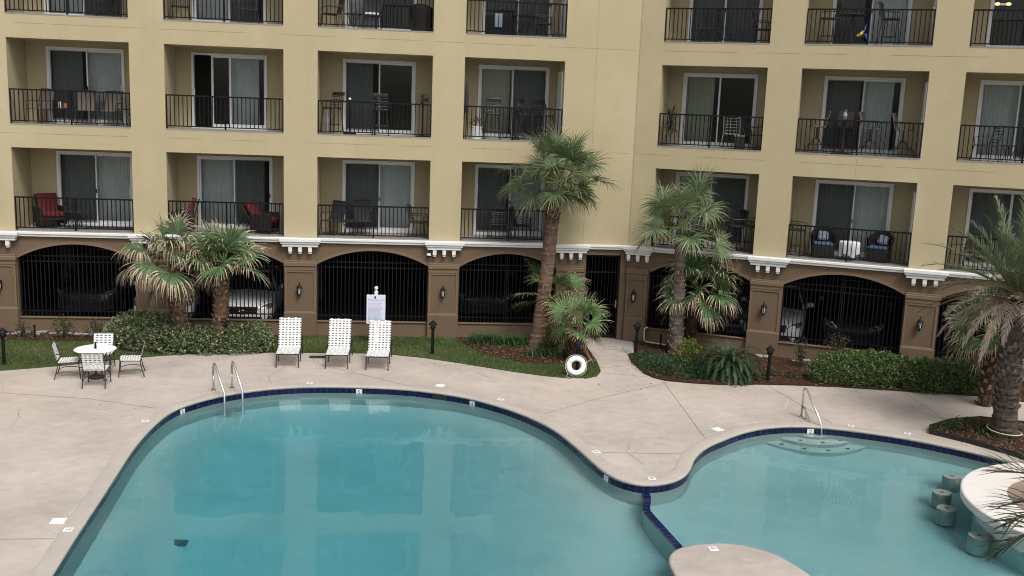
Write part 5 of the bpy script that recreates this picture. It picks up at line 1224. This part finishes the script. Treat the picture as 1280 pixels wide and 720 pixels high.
# ------------------------------------------------------------------ cars parked in the garage
def car(label, x, y, rz, paint, tall=0.0, emblem=False, group='cars parked in the garage'):
    t = thing('parked_car', label, 'car', (x, y, 0.005), rz, group)
    k = 1+tall*0.28
    st = [(0.0, 0.70, 0.64, 0.24), (0.06, 0.80, 0.72, 0.20), (0.30, 0.89, 0.83, 0.18), (0.9, 0.915, 0.93, 0.18), (1.45, 0.92, 1.00, 0.18), (2.6, 0.92, 1.01, 0.18), (3.9, 0.91, 1.02, 0.18), (4.45, 0.86, 1.0, 0.20), (4.6, 0.78, 0.88, 0.26)]
    b = MB(); vs = []; NP = 11
    for (yy, w, zt, zb) in st:
        zt, zb = zt*k, zb*(1+tall*0.5)
        ring = [(-w*0.86, zb), (-w*0.97, zb+(zt-zb)*0.2), (-w, zb+(zt-zb)*0.5), (-w*0.975, zb+(zt-zb)*0.8), (-w*0.88, zt*0.97), (0, zt*1.015), (w*0.88, zt*0.97), (w*0.975, zb+(zt-zb)*0.8), (w, zb+(zt-zb)*0.5), (w*0.97, zb+(zt-zb)*0.2), (w*0.86, zb)]
        vs += [(px, yy, pz) for px, pz in ring]
    fs = [(i*NP+j, i*NP+(j+1) % NP, (i+1)*NP+(j+1) % NP, (i+1)*NP+j) for i in range(len(st)-1) for j in range(NP)]
    fs += [tuple(range(NP))[::-1], tuple((len(st)-1)*NP+j for j in range(NP))]
    b.add(vs, fs); b.build('body', paint, t, smooth=True)
    gs = [(1.30, 0.84, 0.97*k, 0.84), (2.15, 0.80, 1.42*k+tall*0.1, 0.60), (3.1, 0.80, 1.44*k+tall*0.1, 0.60), (4.15 if not tall else 4.45, 0.80, (1.0 if not tall else 1.35)*k, 0.78)]
    b = MB(); vs = []
    for yy, wb, zt, wt in gs: vs += [(-wb, yy, 0.96*k), (-wt, yy, zt-0.03), (-wt*0.85, yy, zt), (wt*0.85, yy, zt), (wt, yy, zt-0.03), (wb, yy, 0.96*k)]
    b.add(vs, [(i*6+j, i*6+j+1, (i+1)*6+j+1, (i+1)*6+j) for i in range(3) for j in range(5)]+[(18, 19, 20, 21, 22, 23)])
    b.build('window', M['carglass'], t)
    b = MB(); zt = 1.455*k+tall*0.1; b.bbox(-0.54, 0.54, 2.15, 3.15, zt-0.03, zt+0.012, 0.01)
    for s_ in (-1, 1): b.tube([(s_*0.83, 1.36, 0.99*k), (s_*0.60, 2.13, zt-0.02), (s_*0.60, 3.12, zt-0.01), (s_*0.79, 4.1, 1.03*k)], 0.03, 5)
    b.build('roof', paint, t)
    for s_ in (-1, 1):
        b = MB(); b.add([(s_*0.44, -0.012, 0.60*k), (s_*0.80, 0.05, 0.66*k), (s_*0.885, 0.28, 0.79*k), (s_*0.62, 0.075, 0.735*k), (s_*0.44, 0.06, 0.53*k), (s_*0.86, 0.30, 0.66*k)], [(0, 1, 3), (1, 2, 3), (0, 4, 1), (1, 5, 2)])
        ho = b.build('headlight', M['headlamp'], t)
        b = MB(); b.tube([(s_*0.46, -0.01, 0.61*k), (s_*0.64, 0.06, 0.735*k), (s_*0.87, 0.27, 0.79*k)], 0.010, 5); b.build('lamp_trim', M['chrome'], ho)
        b = MB(); b.add([(s_*0.55, -0.004, 0.30*k), (s_*0.80, 0.03, 0.30*k), (s_*0.82, 0.04, 0.42*k), (s_*0.55, -0.006, 0.38*k)], [(0, 1, 2, 3)]); b.build('air_intake', M['rubber'], t)
        b = MB(); b.tube([(s_*0.90, 1.55, 1.0*k), (s_*1.02, 1.53, 1.06*k)], 0.03, 6); b.bbox(s_*1.03-0.10, s_*1.03+0.10, 1.48, 1.56, 1.02*k, 1.15*k, 0.02); b.build('mirror', paint, t)
    b = MB(); b.add([(-0.42, -0.016, 0.50*k), (0.42, -0.016, 0.50*k), (0.46, 0.004, 0.70*k), (-0.46, 0.004, 0.70*k)], [(0, 1, 2, 3)])
    b.add([(-0.42, -0.016, 0.50*k), (0.42, -0.016, 0.50*k), (0.46, 0.02, 0.50*k), (-0.46, 0.02, 0.50*k)], [(0, 3, 2, 1)]); go = b.build('grille', M['rubber'], t)
    b = MB()
    for z in (0.555, 0.60, 0.645): b.tube([(-0.43, -0.024+(z-.5)*.08, z*k), (0.43, -0.024+(z-.5)*.08, z*k)], 0.010, 5)
    b.build('chrome_bar', M['chrome'], go)
    if emblem:
        b = MB(); c = (0, -0.035, 0.60*k); n_ = 20
        b.tube([(0.095*math.cos(2*PI*i/n_), c[1], c[2]+0.095*math.sin(2*PI*i/n_)) for i in range(n_+1)], 0.010, 6)
        for j in range(3):
            a = PI/2+j*2*PI/3; b.tube([c, (0.09*math.cos(a), c[1], c[2]+0.09*math.sin(a))], [0.016, 0.004], 6)
        b.build('emblem', M['chrome'], go)
    b = MB(); b.add([(-0.62, -0.012, 0.28*k), (0.62, -0.012, 0.28*k), (0.50, -0.016, 0.40*k), (-0.50, -0.016, 0.40*k)], [(0, 1, 2, 3)]); b.build('lower_grille', M['rubber'], t)
    for s_ in (-1, 1):
        for yy in (0.85, 3.65):
            w = MB(); w.M = Matrix.Translation((s_*0.80, yy, 0.33*k)) @ Matrix.Rotation(R(90), 4, 'Y')
            w.lathe([(0.20, -0.11), (0.31, -0.11), (0.33, -0.08), (0.33, 0.08), (0.31, 0.11), (0.20, 0.11)], 20); wo_ = w.build('wheel', M['rubber'], t)
            w = MB(); w.M = Matrix.Translation((s_*0.80, yy, 0.33*k)) @ Matrix.Rotation(R(90), 4, 'Y'); w.lathe([(0.0, 0.10*s_), (0.06, 0.10*s_), (0.20, 0.07*s_), (0.22, 0.10*s_)], 14); w.build('rim', M['carsilver'], wo_)
    return t
car('white saloon car with star badge grille parked right behind the twin palms', -4.76, 0.75, 0, M['carwhite'], 0.0, True)
car('white car with slanted headlamps seen left of the twin palm trunks', -7.15, 0.9, R(6), M['carwhite'])
car('large dark pickup sized car behind the arch by the patio table', -9.6, 1.6, 0, M['cardark'], 0.9)
car('large dark car behind the arch with the leaning palm', 2.7, 2.0, 0, M['cardark'], 1.0)
x, y, _z = WR.pt(5.0, 1.2); 
def rcar(label, u, d, *a, **k):
    x, y, _ = WR.pt(u, d); return car(label, x, y, -TH+k.pop('rz', 0), *a, **k)
rcar('white car whose bonnet shows at the left side of the right hand arch', 4.35, 1.0, M['carwhite'], 0.35)
rcar('tall dark car filling the right hand arch behind the hedge', 6.7, 1.5, M['cardark'], 0.9)
rcar('silver car glimpsed behind the drooping palm near the gate', 2.9, 1.6, M['carsilver'], 0.1)

# ------------------------------------------------------------------ balcony furniture
BFG = 'patio furniture on the hotel balconies'
def place(t, W, u, d, F, rz): t.location = W.pt(u, d, F+0.003); t.rotation_euler = (0, 0, W.rz+rz); return t
def legs4(t, w, dpt, z, m_, r_=0.012, splay=0.03):
    for sx in (-1, 1):
        for sy in (-1, 1):
            b = MB(); b.tube([(sx*w, sy*dpt, z), (sx*(w+splay), sy*(dpt+splay), 0)], r_, 6); b.build('leg', m_, t)
def arms(t, w, z, d0, d1, m_, r_=0.012):
    for s_ in (-1, 1):
        b = MB(); b.tube([(s_*w, d0, z-0.2), (s_*(w+0.02), d0-0.02, z-0.03), (s_*(w+0.02), d0+0.05, z), (s_*(w+0.01), d1, z+0.01)], r_, 6); b.build('arm', m_, t)
def sling_chair(label, fab='sling', frame='castiron', back=0.98):
    t = thing('patio_chair', label, 'chair', group=BFG); w = 0.25; zs = 0.42
    legs4(t, w, 0.22, zs, M[frame])
    b = MB(); b.tube([(-w, -0.24, zs), (-w, 0.2, zs-0.02), (-w, 0.36, back)], 0.013, 6); b.tube([(w, -0.24, zs), (w, 0.2, zs-0.02), (w, 0.36, back)], 0.013, 6); b.tube([(-w, 0.36, back), (w, 0.36, back)], 0.013, 6); b.build('frame', M[frame], t); arms(t, w, zs+0.22, -0.2, 0.27, M[frame])
    b = MB(); b.bbox(-w+0.01, w-0.01, -0.25, 0.2, zs-0.012, zs+0.008, 0.004); b.build('seat', M[fab], t)
    b = MB(); b.M = rot_plane((0, 0.205, zs), R(73)); b.bbox(-w+0.01, w-0.01, 0.0, (back-zs)/math.sin(R(73))-0.01, -0.008, 0.008, 0.003); b.build('backrest', M[fab], t)
    return t
def lattice(b, w, h, nx_, nz_, r_=0.007):
    for i in range(nx_+1): b.tube([(-w+2*w*i/nx_, 0, 0), (-w+2*w*i/nx_, h, 0)], r_, 4)
    for j in range(nz_+1): b.tube([(-w, h*j/nz_, 0), (w, h*j/nz_, 0)], r_, 4)
def iron_chair(label, nx_=5, nz_=5, frame='castiron'):
    t = thing('patio_chair', label, 'chair', group=BFG); w = 0.24; zs = 0.42
    legs4(t, w, 0.21, zs, M[frame], 0.014, 0.05)
    b = MB(); b.bbox(-w, w, -0.23, 0.22, zs-0.012, zs+0.02, 0.008); b.build('seat', M[frame], t)
    b = MB(); b.M = rot_plane((0, 0.21, zs+0.02), R(76)); lattice(b, w-0.01, 0.46, nx_, nz_, 0.010); b.tube([(-w, -0.02, 0), (-w, 0.48, 0), (0, 0.53, 0), (w, 0.48, 0), (w, -0.02, 0)], 0.014, 6); b.build('backrest', M[frame], t)
    arms(t, w, zs+0.23, -0.2, 0.26, M[frame])
    return t
def bar_chair(label, fab='castiron', lat=True, swivel=False, frame='castiron'):
    t = thing('bar_chair', label, 'bar chair', group=BFG); w = 0.22; zs = 0.74
    if swivel:
        b = MB(); b.tube([(0, 0, zs-0.02), (0, 0, 0.40)], 0.025, 8); b.build('pedestal', M[frame], t)
        for sx in (-1, 1):
            for sy in (-1, 1):
                b = MB(); b.tube([(0.02*sx, 0.02*sy, 0.46), (sx*0.14, sy*0.14, 0.26), (sx*0.25, sy*0.25, 0.16), (sx*0.27, sy*0.27, 0.0)], 0.012, 6); b.build('leg', M[frame], t)
        b = MB(); b.tube([(0.24*math.cos(a), 0.24*math.sin(a), 0.24) for a in [2*PI*i/16 for i in range(17)]], 0.010, 5); b.build('foot_ring', M[frame], t)
    else:
        legs4(t, w*0.8, 0.17, zs, M[frame], 0.014, 0.07)
        b = MB(); b.tube([(0.22*math.cos(a)*1.15, 0.22*math.sin(a), 0.27) for a in [PI/4+2*PI*i/4 for i in range(5)]], 0.011, 5); b.build('foot_ring', M[frame], t)
    b = MB(); b.bbox(-w, w, -0.21, 0.2, zs-0.015, zs+0.03, 0.01); b.build('seat', M[fab], t)
    b = MB(); b.M = rot_plane((0, 0.2, zs+0.02), R(77))
    if lat: lattice(b, w-0.01, 0.40, 5, 5, 0.010); b.bbox(-w, w, 0.36, 0.46, -0.02, 0.02, 0.008)
    else: b.bbox(-w, w, 0.0, 0.46, -0.012, 0.012, 0.005)
    b.build('backrest', M[fab], t)
    arms(t, w+0.01, zs+0.22, -0.17, 0.25, M[frame])
    return t
def wicker_chair(label, cushion=None, pillow=None, back=0.86):
    t = thing('wicker_chair', label, 'chair', group=BFG)
    b = MB(); b.M = Matrix.Translation((0, 0, 0))
    prof = [(0.30, 0.02), (0.33, 0.35), (0.37, 0.62), (0.38, 0.64), (0.36, 0.66), (0.33, 0.62), (0.29, 0.36)]
    n_ = 20; vs = []
    for r_, z in prof:
        for j in range(n_+1):
            a = R(-25)+R(230)*j/n_; up = max(0, math.sin(a))**1.5
            vs.append((r_*math.cos(a), r_*math.sin(a), z+(up*(back-0.66) if z > 0.5 else 0)))
    b.add(vs, [(i*(n_+1)+j, i*(n_+1)+j+1, (i+1)*(n_+1)+j+1, (i+1)*(n_+1)+j) for i in range(len(prof)-1) for j in range(n_)]); b.build('backrest', M['wicker'], t)
    b = MB(); b.bbox(-0.29, 0.29, -0.30, 0.22, 0.04, 0.36, 0.02); b.build('seat', M['wicker'], t)
    if cushion:
        b = MB(); b.bbox(-0.27, 0.27, -0.31, 0.2, 0.363, 0.45, 0.03); b.build('cushion', M[cushion], t)
    if pillow:
        b = MB(); b.M = Matrix.Translation((pillow[1], 0.10, 0.63)) @ Matrix.Rotation(R(-22), 4, 'X') @ Matrix.Rotation(R(pillow[2]), 4, 'Y'); b.bbox(-0.15, 0.15, -0.05, 0.05, -0.15, 0.13, 0.045); b.build('pillow', M[pillow[0]], t)
    return t
def armchair(label, reclined=False):
    t = thing('armchair', label, 'armchair', group=BFG)
    legs4(t, 0.30, 0.28, 0.30, M['wicker'], 0.025, 0.01)
    b = MB(); b.bbox(-0.33, 0.33, -0.32, 0.32, 0.22, 0.32, 0.01)
    for s_ in (-1, 1): b.bbox(s_*0.34-0.035, s_*0.34+0.035, -0.33, 0.30, 0.10, 0.60, 0.012)
    b.build('frame', M['wicker'], t)
    b = MB(); b.bbox(-0.295, 0.295, -0.36, 0.2, 0.325, 0.46, 0.03); b.build('seat', M['red'], t)
    b = MB(); b.M = rot_plane((0, 0.22, 0.40), R(58 if reclined else 74)); b.bbox(-0.28, 0.28, 0.0, 0.56, -0.02, 0.11, 0.03); bo = b.build('backrest', M['red'], t)
    b = MB(); b.M = rot_plane((0, 0.25, 0.34), R(58 if reclined else 74)); b.bbox(-0.31, 0.31, 0.0, 0.62, -0.06, -0.025, 0.01); b.build('back_frame', M['wicker'], bo)
    return t
def table(label, h=0.48, r_=0.26, frame='castiron', cat='side table', name='side_table', top=None, ped=False):
    t = thing(name, label, cat, group=BFG)
    b = MB(); b.lathe([(0, h), (r_, h), (r_+0.012, h-0.012), (r_, h-0.025), (0, h-0.025)], 24); b.build('tabletop', M[top or frame], t)
    if ped:
        b = MB(); b.tube([(0, 0, h-0.026), (0, 0, 0.05)], 0.035, 10); b.lathe([(r_*0.75, 0.001), (r_*0.75, 0.02), (0.06, 0.06), (0.0, 0.06)], 18); b.build('pedestal', M[frame], t)
    else:
        for j in range(3):
            a = PI/2+j*2*PI/3; ca, sa = math.cos(a), math.sin(a); b = MB(); b.tube([(r_*.8*ca, r_*.8*sa, h-0.026), (r_*.35*ca, r_*.35*sa, h*0.5), (r_*.85*ca, r_*.85*sa, 0)], 0.011, 6); b.build('leg', M[frame], t)
    return t
F2, F3, F4 = FL
P_ = place
# top visible row
P_(bar_chair('bar chair at the right end of the top left balcony', fab='dsling', lat=False), WL, -8.45, 0.7, F4, R(20))
P_(table('small bar table at the far right of the top left balcony', 0.80, 0.28, cat='table', name='bar_table', ped=True), WL, -8.0, 0.55, F4, 0)
P_(iron_chair('dark metal chair left of the door on the second top balcony', 4, 2), WL, -6.42, 0.7, F4, R(15))
P_(iron_chair('dark metal chair before the right door half on the second top balcony', 3, 3), WL, -4.5, 0.7, F4, R(10))
P_(sling_chair('high backed dark chair turned sideways, third top balcony', 'dsling'), WL, -2.15, 0.7, F4, R(-70))
P_(table('low dark side table between chairs, third top balcony', 0.45, 0.25), WL, -1.52, 0.65, F4, 0)
t = P_(sling_chair('black chair with pale cushion, middle of third top balcony', 'dsling', back=1.05), WL, -1.0, 0.75, F4, R(3))
b = MB(); b.bbox(-0.2, 0.2, -0.24, 0.14, 0.435, 0.50, 0.02); b.build('cushion', M['cloth'], t)
P_(wicker_chair('round backed dark chair at the right of third top balcony', back=0.80), WL, 0.45, 0.65, F4, R(170))
P_(sling_chair('dark chair seen from the side, right of fourth top balcony', 'dsling'), WL, 4.05, 0.65, F4, R(80))
P_(table('round dark table on the fourth top balcony', 0.62, 0.42, cat='table', name='round_table', top='carglass'), WL, 3.45, 0.7, F4, 0)
t = thing('storage_bench', 'dark covered bench with pale folded towel, fourth top balcony', 'bench', group=BFG)
b = MB(); b.bbox(-0.42, 0.42, -0.25, 0.25, 0.0, 0.60, 0.02); b.build('body', M['black'], t)
b = MB(); b.bbox(-0.20, 0.05, -0.275, -0.25, 0.25, 0.64, 0.006); b.bbox(-0.20, 0.05, -0.25, 0.1, 0.625, 0.645, 0.006); b.build('towel', M['palepillow'], t)
P_(t, WL, 2.75, 0.75, F4, 0)
P_(iron_chair('ornate dark metal chair, centre of the top balcony right of the bend', 6, 5), WR, 1.85, 0.7, F4, R(-5))
P_(iron_chair('dark metal chair in profile, right end of the top balcony at the bend', 4, 4), WR, 3.42, 0.65, F4, R(85))
P_(bar_chair('left bar chair facing the bar table, top balcony with two bar chairs'), WR, 5.22, 0.65, F4, R(-75))
P_(table('round black bar table between two bar chairs, top balcony', 0.86, 0.36, cat='table', name='bar_table', ped=True), WR, 5.86, 0.65, F4, 0)
P_(bar_chair('right bar chair facing the bar table, top balcony with two bar chairs'), WR, 6.85, 0.65, F4, R(75))
b = MB(); b.M = WR.T; b.tube([(6.02, 0.5, F4+0.27), (6.12, 0.5, F4+0.33), (6.22, 0.5, F4+0.45)], [0.035, 0.05, 0.015], 7); o1 = b.build('toy_ornament', M['yellow']); tag(o1, 'yellow and blue hanging ornament beside the round bar table, top balcony', 'ornament')
b = MB(); b.M = WR.T; b.tube([(6.20, 0.5, F4+0.44), (6.24, 0.5, F4+0.62)], [0.035, 0.006], 6); b.tube([(6.22, 0.5, F4+0.34), (6.34, 0.5, F4+0.10)], [0.04, 0.012], 6); kid(b.build('blue_part', M['bluepaint']), o1)
# middle row
P_(sling_chair('taupe sling chair at the left of the far left middle balcony'), WL, -10.38, 0.75, F3, R(-25))
t1 = P_(table('small black side table holding orange and white items', 0.46, 0.22), WL, -9.75, 0.7, F3, 0)
x, y, z = WL.pt(-9.70, 0.66, F3+0.465); b = MB(); b.lathe([(0.0, 0), (0.05, 0), (0.055, 0.13), (0.0, 0.13)], 12); tag(b.build('jar', M['orange'], loc=(x+0.05, y, z)), 'orange jar on the small black balcony side table', 'jar')
b = MB(); b.lathe([(0.0, 0), (0.035, 0), (0.035, 0.14), (0.015, 0.19), (0.0, 0.19)], 12); tag(b.build('bottle', M['plastic'], loc=(x-0.09, y, z)), 'white bottle on the small black balcony side table', 'bottle')
P_(sling_chair('taupe sling chair in the middle of the far left middle balcony'), WL, -9.12, 0.8, F3, R(12))
P_(sling_chair('taupe sling chair at the right of the far left middle balcony'), WL, -8.45, 0.8, F3, R(-8))
P_(table('black side table at the right edge of the far left middle balcony', 0.50, 0.24), WL, -7.95, 0.5, F3, 0)
P_(bar_chair('lattice backed bar chair at the left of the third middle balcony'), WL, -2.12, 0.7, F3, R(-35))
P_(bar_chair('lattice backed bar chair before the door of the third middle balcony'), WL, -0.70, 0.62, F3, R(180))
t = thing('statue', 'small blue grey garden statue at the left rail, third middle balcony', 'statue', group=BFG)
b = MB(); b.lathe([(0.0, 0.0), (0.12, 0.0), (0.11, 0.06), (0.07, 0.09), (0.09, 0.25), (0.11, 0.42), (0.06, 0.52), (0.075, 0.58), (0.07, 0.66), (0.0, 0.71)], 12); b.build('figure', M['terracotta'], t, smooth=True)
b = MB(); b.bbox(-0.14, 0.14, -0.14, 0.14, -0.002, 0.0, 0.0005); P_(t, WL, -2.25, 0.2, F3, 0)
t = thing('pedestal_fan', 'pedestal fan at the right end of the third middle balcony', 'fan', group=BFG)
b = MB(); b.lathe([(0.0, 0.0), (0.2, 0.0), (0.19, 0.03), (0.03, 0.05), (0.018, 0.08), (0.018, 1.0), (0.0, 1.0)], 16); b.build('stand', M['black'], t)
b = MB(); b.M = Matrix.Translation((0, -0.06, 1.08)) @ Matrix.Rotation(R(90), 4, 'X')
for r_ in (0.20, 0.13, 0.06): b.tube([(r_*math.cos(a), r_*math.sin(a), 0.05-r_*.15) for a in [2*PI*i/20 for i in range(21)]], 0.006, 4)
for j in range(14):
    a = 2*PI*j/14; b.tube([(0, 0, 0.05), (0.2*math.cos(a), 0.2*math.sin(a), 0.02), (0.1*math.cos(a), 0.1*math.sin(a), -0.06)], 0.004, 4)
b.build('cage', M['castiron'], t)
b = MB(); b.M = Matrix.Translation((0, -0.06, 1.08)) @ Matrix.Rotation(R(90), 4, 'X')
for j in range(4):
    b.M = b.M @ Matrix.Rotation(PI/2, 4, 'Z'); b.quad((0.0, -0.03, -0.01), (0.16, -0.07, -0.02), (0.16, 0.06, 0.02), (0.0, 0.03, 0.01))
b.build('blade', M['castiron'], t); P_(t, WL, 0.52, 0.45, F3, 0)
t = thing('closed_parasol', 'closed black parasol pole with white tip, third middle balcony', 'parasol', group=BFG)
b = MB(); b.tube([(0, 0, 0), (0, 0, 1.0)], 0.02, 8); b.lathe([(0.0, 0.0), (0.2, 0.0), (0.18, 0.05), (0.0, 0.06)], 16); b.build('pole', M['black'], t)
b = MB(); b.lathe([(0.0, 0.0), (0.035, 0.0), (0.04, 0.03), (0.025, 0.06), (0.0, 0.065)], 10, (0, 0, 1.0)); b.build('finial', M['plastic'], t); P_(t, WL, -1.60, 0.6, F3, 0)
P_(bar_chair('lattice backed bar chair before the olive blind, fourth middle balcony'), WL, 2.62, 0.7, F3, R(180))
P_(bar_chair('bar chair left in the pair at the right of the fourth middle balcony'), WL, 3.72, 0.75, F3, R(60))
P_(bar_chair('bar chair right in the pair at the right of the fourth middle balcony'), WL, 4.2, 0.85, F3, R(30))
P_(table('white finial topped bar table behind the rail, fourth middle balcony', 0.92, 0.22, cat='table', name='bar_table', ped=True), WL, 3.35, 0.8, F3, 0)
t = thing('flower_pot', 'pale planter with small red flowers, fourth middle balcony', 'planter', group=BFG)
b = MB(); b.lathe([(0.0, 0.0), (0.15, 0.0), (0.19, 0.38), (0.17, 0.38), (0.15, 0.34), (0.0, 0.34)], 16); b.build('pot', M['plastic'], t)
b = MB(); cloud(b, [(0, 0, 0.40, 0.22, 0.18, 0.22)], 160, 0.06, [((0.05, 0.10, 0.03), 4), ((0.25, 0.03, 0.04), 1)]); b.build('foliage', M['leaf'], t); P_(t, WL, 2.12, 0.45, F3, 0)
t = thing('closed_parasol', 'closed dark parasol leaning at the left wall, fourth middle balcony', 'parasol', group=BFG)
b = MB(); b.tube([(0, 0, 0), (0.02, 0, 1.55)], 0.015, 6); b.build('pole', M['black'], t)
b = MB(); b.lathe([(0.03, 0.75), (0.06, 0.95), (0.055, 1.3), (0.02, 1.6), (0.0, 1.62)], 10); b.build('canopy', M['dsling'], t); P_(t, WL, 1.80, 0.25, F3, 0)
t = thing('potted_plant', 'leafy potted plant at the left of the middle balcony by the bend', 'plant', group=BFG)
b = MB(); b.lathe([(0.0, 0.0), (0.14, 0.0), (0.18, 0.32), (0.16, 0.32), (0.0, 0.28)], 14); b.build('pot', M['terracotta'], t)
b = MB()
for i in range(70):
    a = random.uniform(0, 2*PI); el = random.uniform(-0.2, 1.4); p = Vector((0.05*math.cos(a), 0.05*math.sin(a), random.uniform(0.3, 1.0))); d = Vector((math.cos(a)*math.cos(el), math.sin(a)*math.cos(el), math.sin(el))); L_ = random.uniform(0.25, 0.5); s_ = Vector((-math.sin(a), math.cos(a), 0))*0.022; m1 = p+d*L_*.5; e_ = m1+(d+Vector((0, 0, -0.8))).normalized()*L_*.5; f_ = random.uniform(.6, 1.4)
    b.add([p-s_*.4, p+s_*.4, m1+s_, m1-s_, e_], [(0, 1, 2, 3), (3, 2, 4)], (0.035*f_, 0.065*f_, 0.035*f_))
b.build('foliage', M['leaf'], t); P_(t, WR, 1.0, 0.45, F3, 0)
P_(iron_chair('grey lattice backed chair facing the room, middle balcony by the bend', 5, 5, 'terracotta'), WR, 2.78, 0.75, F3, R(180))
P_(iron_chair('dark chair at the right wall, middle balcony by the bend', 4, 4), WR, 3.42, 0.8, F3, R(70))
t = thing('storage_box', 'small dark patterned cooler beside the chair, middle balcony by the bend', 'box', group=BFG)
b = MB(); b.bbox(-0.14, 0.14, -0.12, 0.12, 0.0, 0.36, 0.015); b.build('body', M['castiron'], t)
b = MB(); b.bbox(-0.15, 0.15, -0.13, 0.13, 0.361, 0.41, 0.012); b.build('lid', M['terracotta'], t); P_(t, WR, 3.05, 0.4, F3, 0)
for u, rz, lb in ((5.18, R(-80), 'leftmost of the sling bar chairs on the four chair balcony'), (5.92, R(0), 'sling bar chair behind the round table on the four chair balcony'), (6.62, R(75), 'sling bar chair right beside the round table on the four chair balcony'), (7.50, R(75), 'rightmost of the sling bar chairs on the four chair balcony')):
    P_(bar_chair(lb, fab='sling', lat=False, swivel=True), WR, u, 1.12 if rz == 0 else 0.65, F3, rz)
P_(table('round bar height table on the four chair balcony', 0.98, 0.42, cat='table', name='bar_table', top='carglass', ped=True), WR, 5.90, 0.6, F3, 0)
x, y, z = WR.pt(5.90, 0.6, F3+0.985); b = MB(); b.lathe([(0.0, 0.0), (0.06, 0.0), (0.08, 0.10), (0.05, 0.2), (0.075, 0.27), (0.0, 0.27)], 14); tag(b.build('vase', M['carsilver'], loc=(x, y, z)), 'silver patterned vase on the bar table of the four chair balcony', 'vase')
P_(iron_chair('slatted rocking chair at the left of the far right middle balcony', 1, 6), WR, 9.62, 0.6, F3, R(-70))
P_(table('small black side table, far right middle balcony', 0.46, 0.26), WR, 10.2, 0.5, F3, 0)
# lower row
P_(armchair('dark armchair with red cushions at the far left lower balcony'), WL, -10.28, 0.95, F2, R(35))
P_(table('small black side table next to the red cushioned armchair', 0.50, 0.30), WL, -9.48, 0.8, F2, 0)
b = MB(); b.bbox(-0.75, 0.75, -0.22, 0.22, 0.0, 0.012, 0.004); o = b.build('door_mat', M['rubber'], loc=WL.pt(-8.55, 1.05, F2+0.002)); tag(o, 'black door mat outside the sliding door, far left lower balcony', 'mat')
t = P_(armchair('reclined dark armchair with red cushion above the greener twin palm', True), WL, -4.1, 0.75, F2, R(75))
P_(armchair('red cushioned armchair mostly hidden at the left wall, second lower balcony'), WL, -6.45, 0.75, F2, R(-80))
P_(sling_chair('black folding chair at the left, lower balcony above the notice board', 'dsling'), WL, -2.10, 0.75, F2, R(-35))
P_(table('low black side table between two black chairs, third lower balcony', 0.45, 0.28), WL, -1.58, 0.6, F2, 0)
P_(sling_chair('black chair before the screened door, lower balcony above the notice board', 'dsling', back=1.02), WL, -1.18, 0.85, F2, R(10))
P_(iron_chair('curved arm dark chair at the right wall, third lower balcony', 5, 4), WL, 0.48, 0.8, F2, R(75))
P_(sling_chair('black folding chair seen from the side, lower balcony behind the tallest palm', 'dsling'), WL, 3.62, 0.7, F2, R(70))
P_(iron_chair('black slatted chair before the dark door, lower balcony behind the tallest palm', 1, 6), WL, 2.92, 0.85, F2, R(175))
P_(bar_chair('dark bar chair at the right of the lower balcony behind the grey palm', fab='dsling', lat=False), WR, 3.12, 0.55, F2, R(-70))
P_(bar_chair('dark bar chair at the right wall, lower balcony behind the grey palm'), WR, 3.48, 0.75, F2, R(70))
P_(bar_chair('dark bar chair at the left edge of the balcony with wicker chairs'), WR, 4.86, 0.65, F2, R(75))
P_(wicker_chair('black wicker armchair left of the white clothed table', 'blue', ('palepillow', 0.0, 0)), WR, 5.62, 0.72, F2, R(8))
P_(wicker_chair('black wicker armchair right of the white clothed table', 'blue', ('palepillow', 0.06, 12)), WR, 7.18, 0.72, F2, R(-14))
tt = P_(table('small three legged table under a white cloth, lower balcony', 0.52, 0.26), WR, 6.36, 0.6, F2, 0)
b = MB(); n_ = 40; vs = []
for r_, z, am in ((0.0, 0.003, 0), (0.27, 0.003, 0), (0.29, -0.02, 0.006), (0.285, -0.16, 0.022), (0.29, -0.38, 0.035)):
    for j in range(n_):
        a = 2*PI*j/n_; q = r_+am*math.sin(7*a); vs.append((q*math.cos(a), q*math.sin(a), z-(0.05*math.cos(4*a) if z < -0.3 else 0)))
b.add(vs, [(i*n_+j, i*n_+(j+1) % n_, (i+1)*n_+(j+1) % n_, (i+1)*n_+j) for i in range(4) for j in range(n_)])
o = b.build('tablecloth', M['cloth'], smooth=True, loc=WR.pt(6.36, 0.6, F2+0.525)); tag(o, 'white cloth draped over the small table between wicker chairs', 'tablecloth')
P_(sling_chair('pale edged chair behind the date palm fronds, far right lower balcony', 'sling'), WR, 9.35, 0.6, F2, R(-60))
# lit vanity lamp seen inside the top right room
t = thing('vanity_light', 'two warm lit bulbs on a bar inside the top right room', 'lamp', WR.pt(10.02, DEP+2.9, F4+1.55), WR.rz)
b = MB(); b.bbox(-0.25, 0.25, 0.02, 0.06, -0.04, 0.04, 0.008); b.build('bar', M['chrome'], t)
gm, N_, L_n, Pn = _mat('lit_bulb'); Pn.inputs['Emission Color'].default_value = (1.0, 0.62, 0.26, 1); Pn.inputs['Emission Strength'].default_value = 1.2
for sx in (-0.15, 0.15):
    b = MB(); b.lathe([(0.0, -0.05), (0.05, -0.035), (0.065, 0.0), (0.05, 0.04), (0.0, 0.05)], 12, (sx, -0.03, 0)); b.build('bulb', gm, t, smooth=True)
print('objects', len(C.objects))
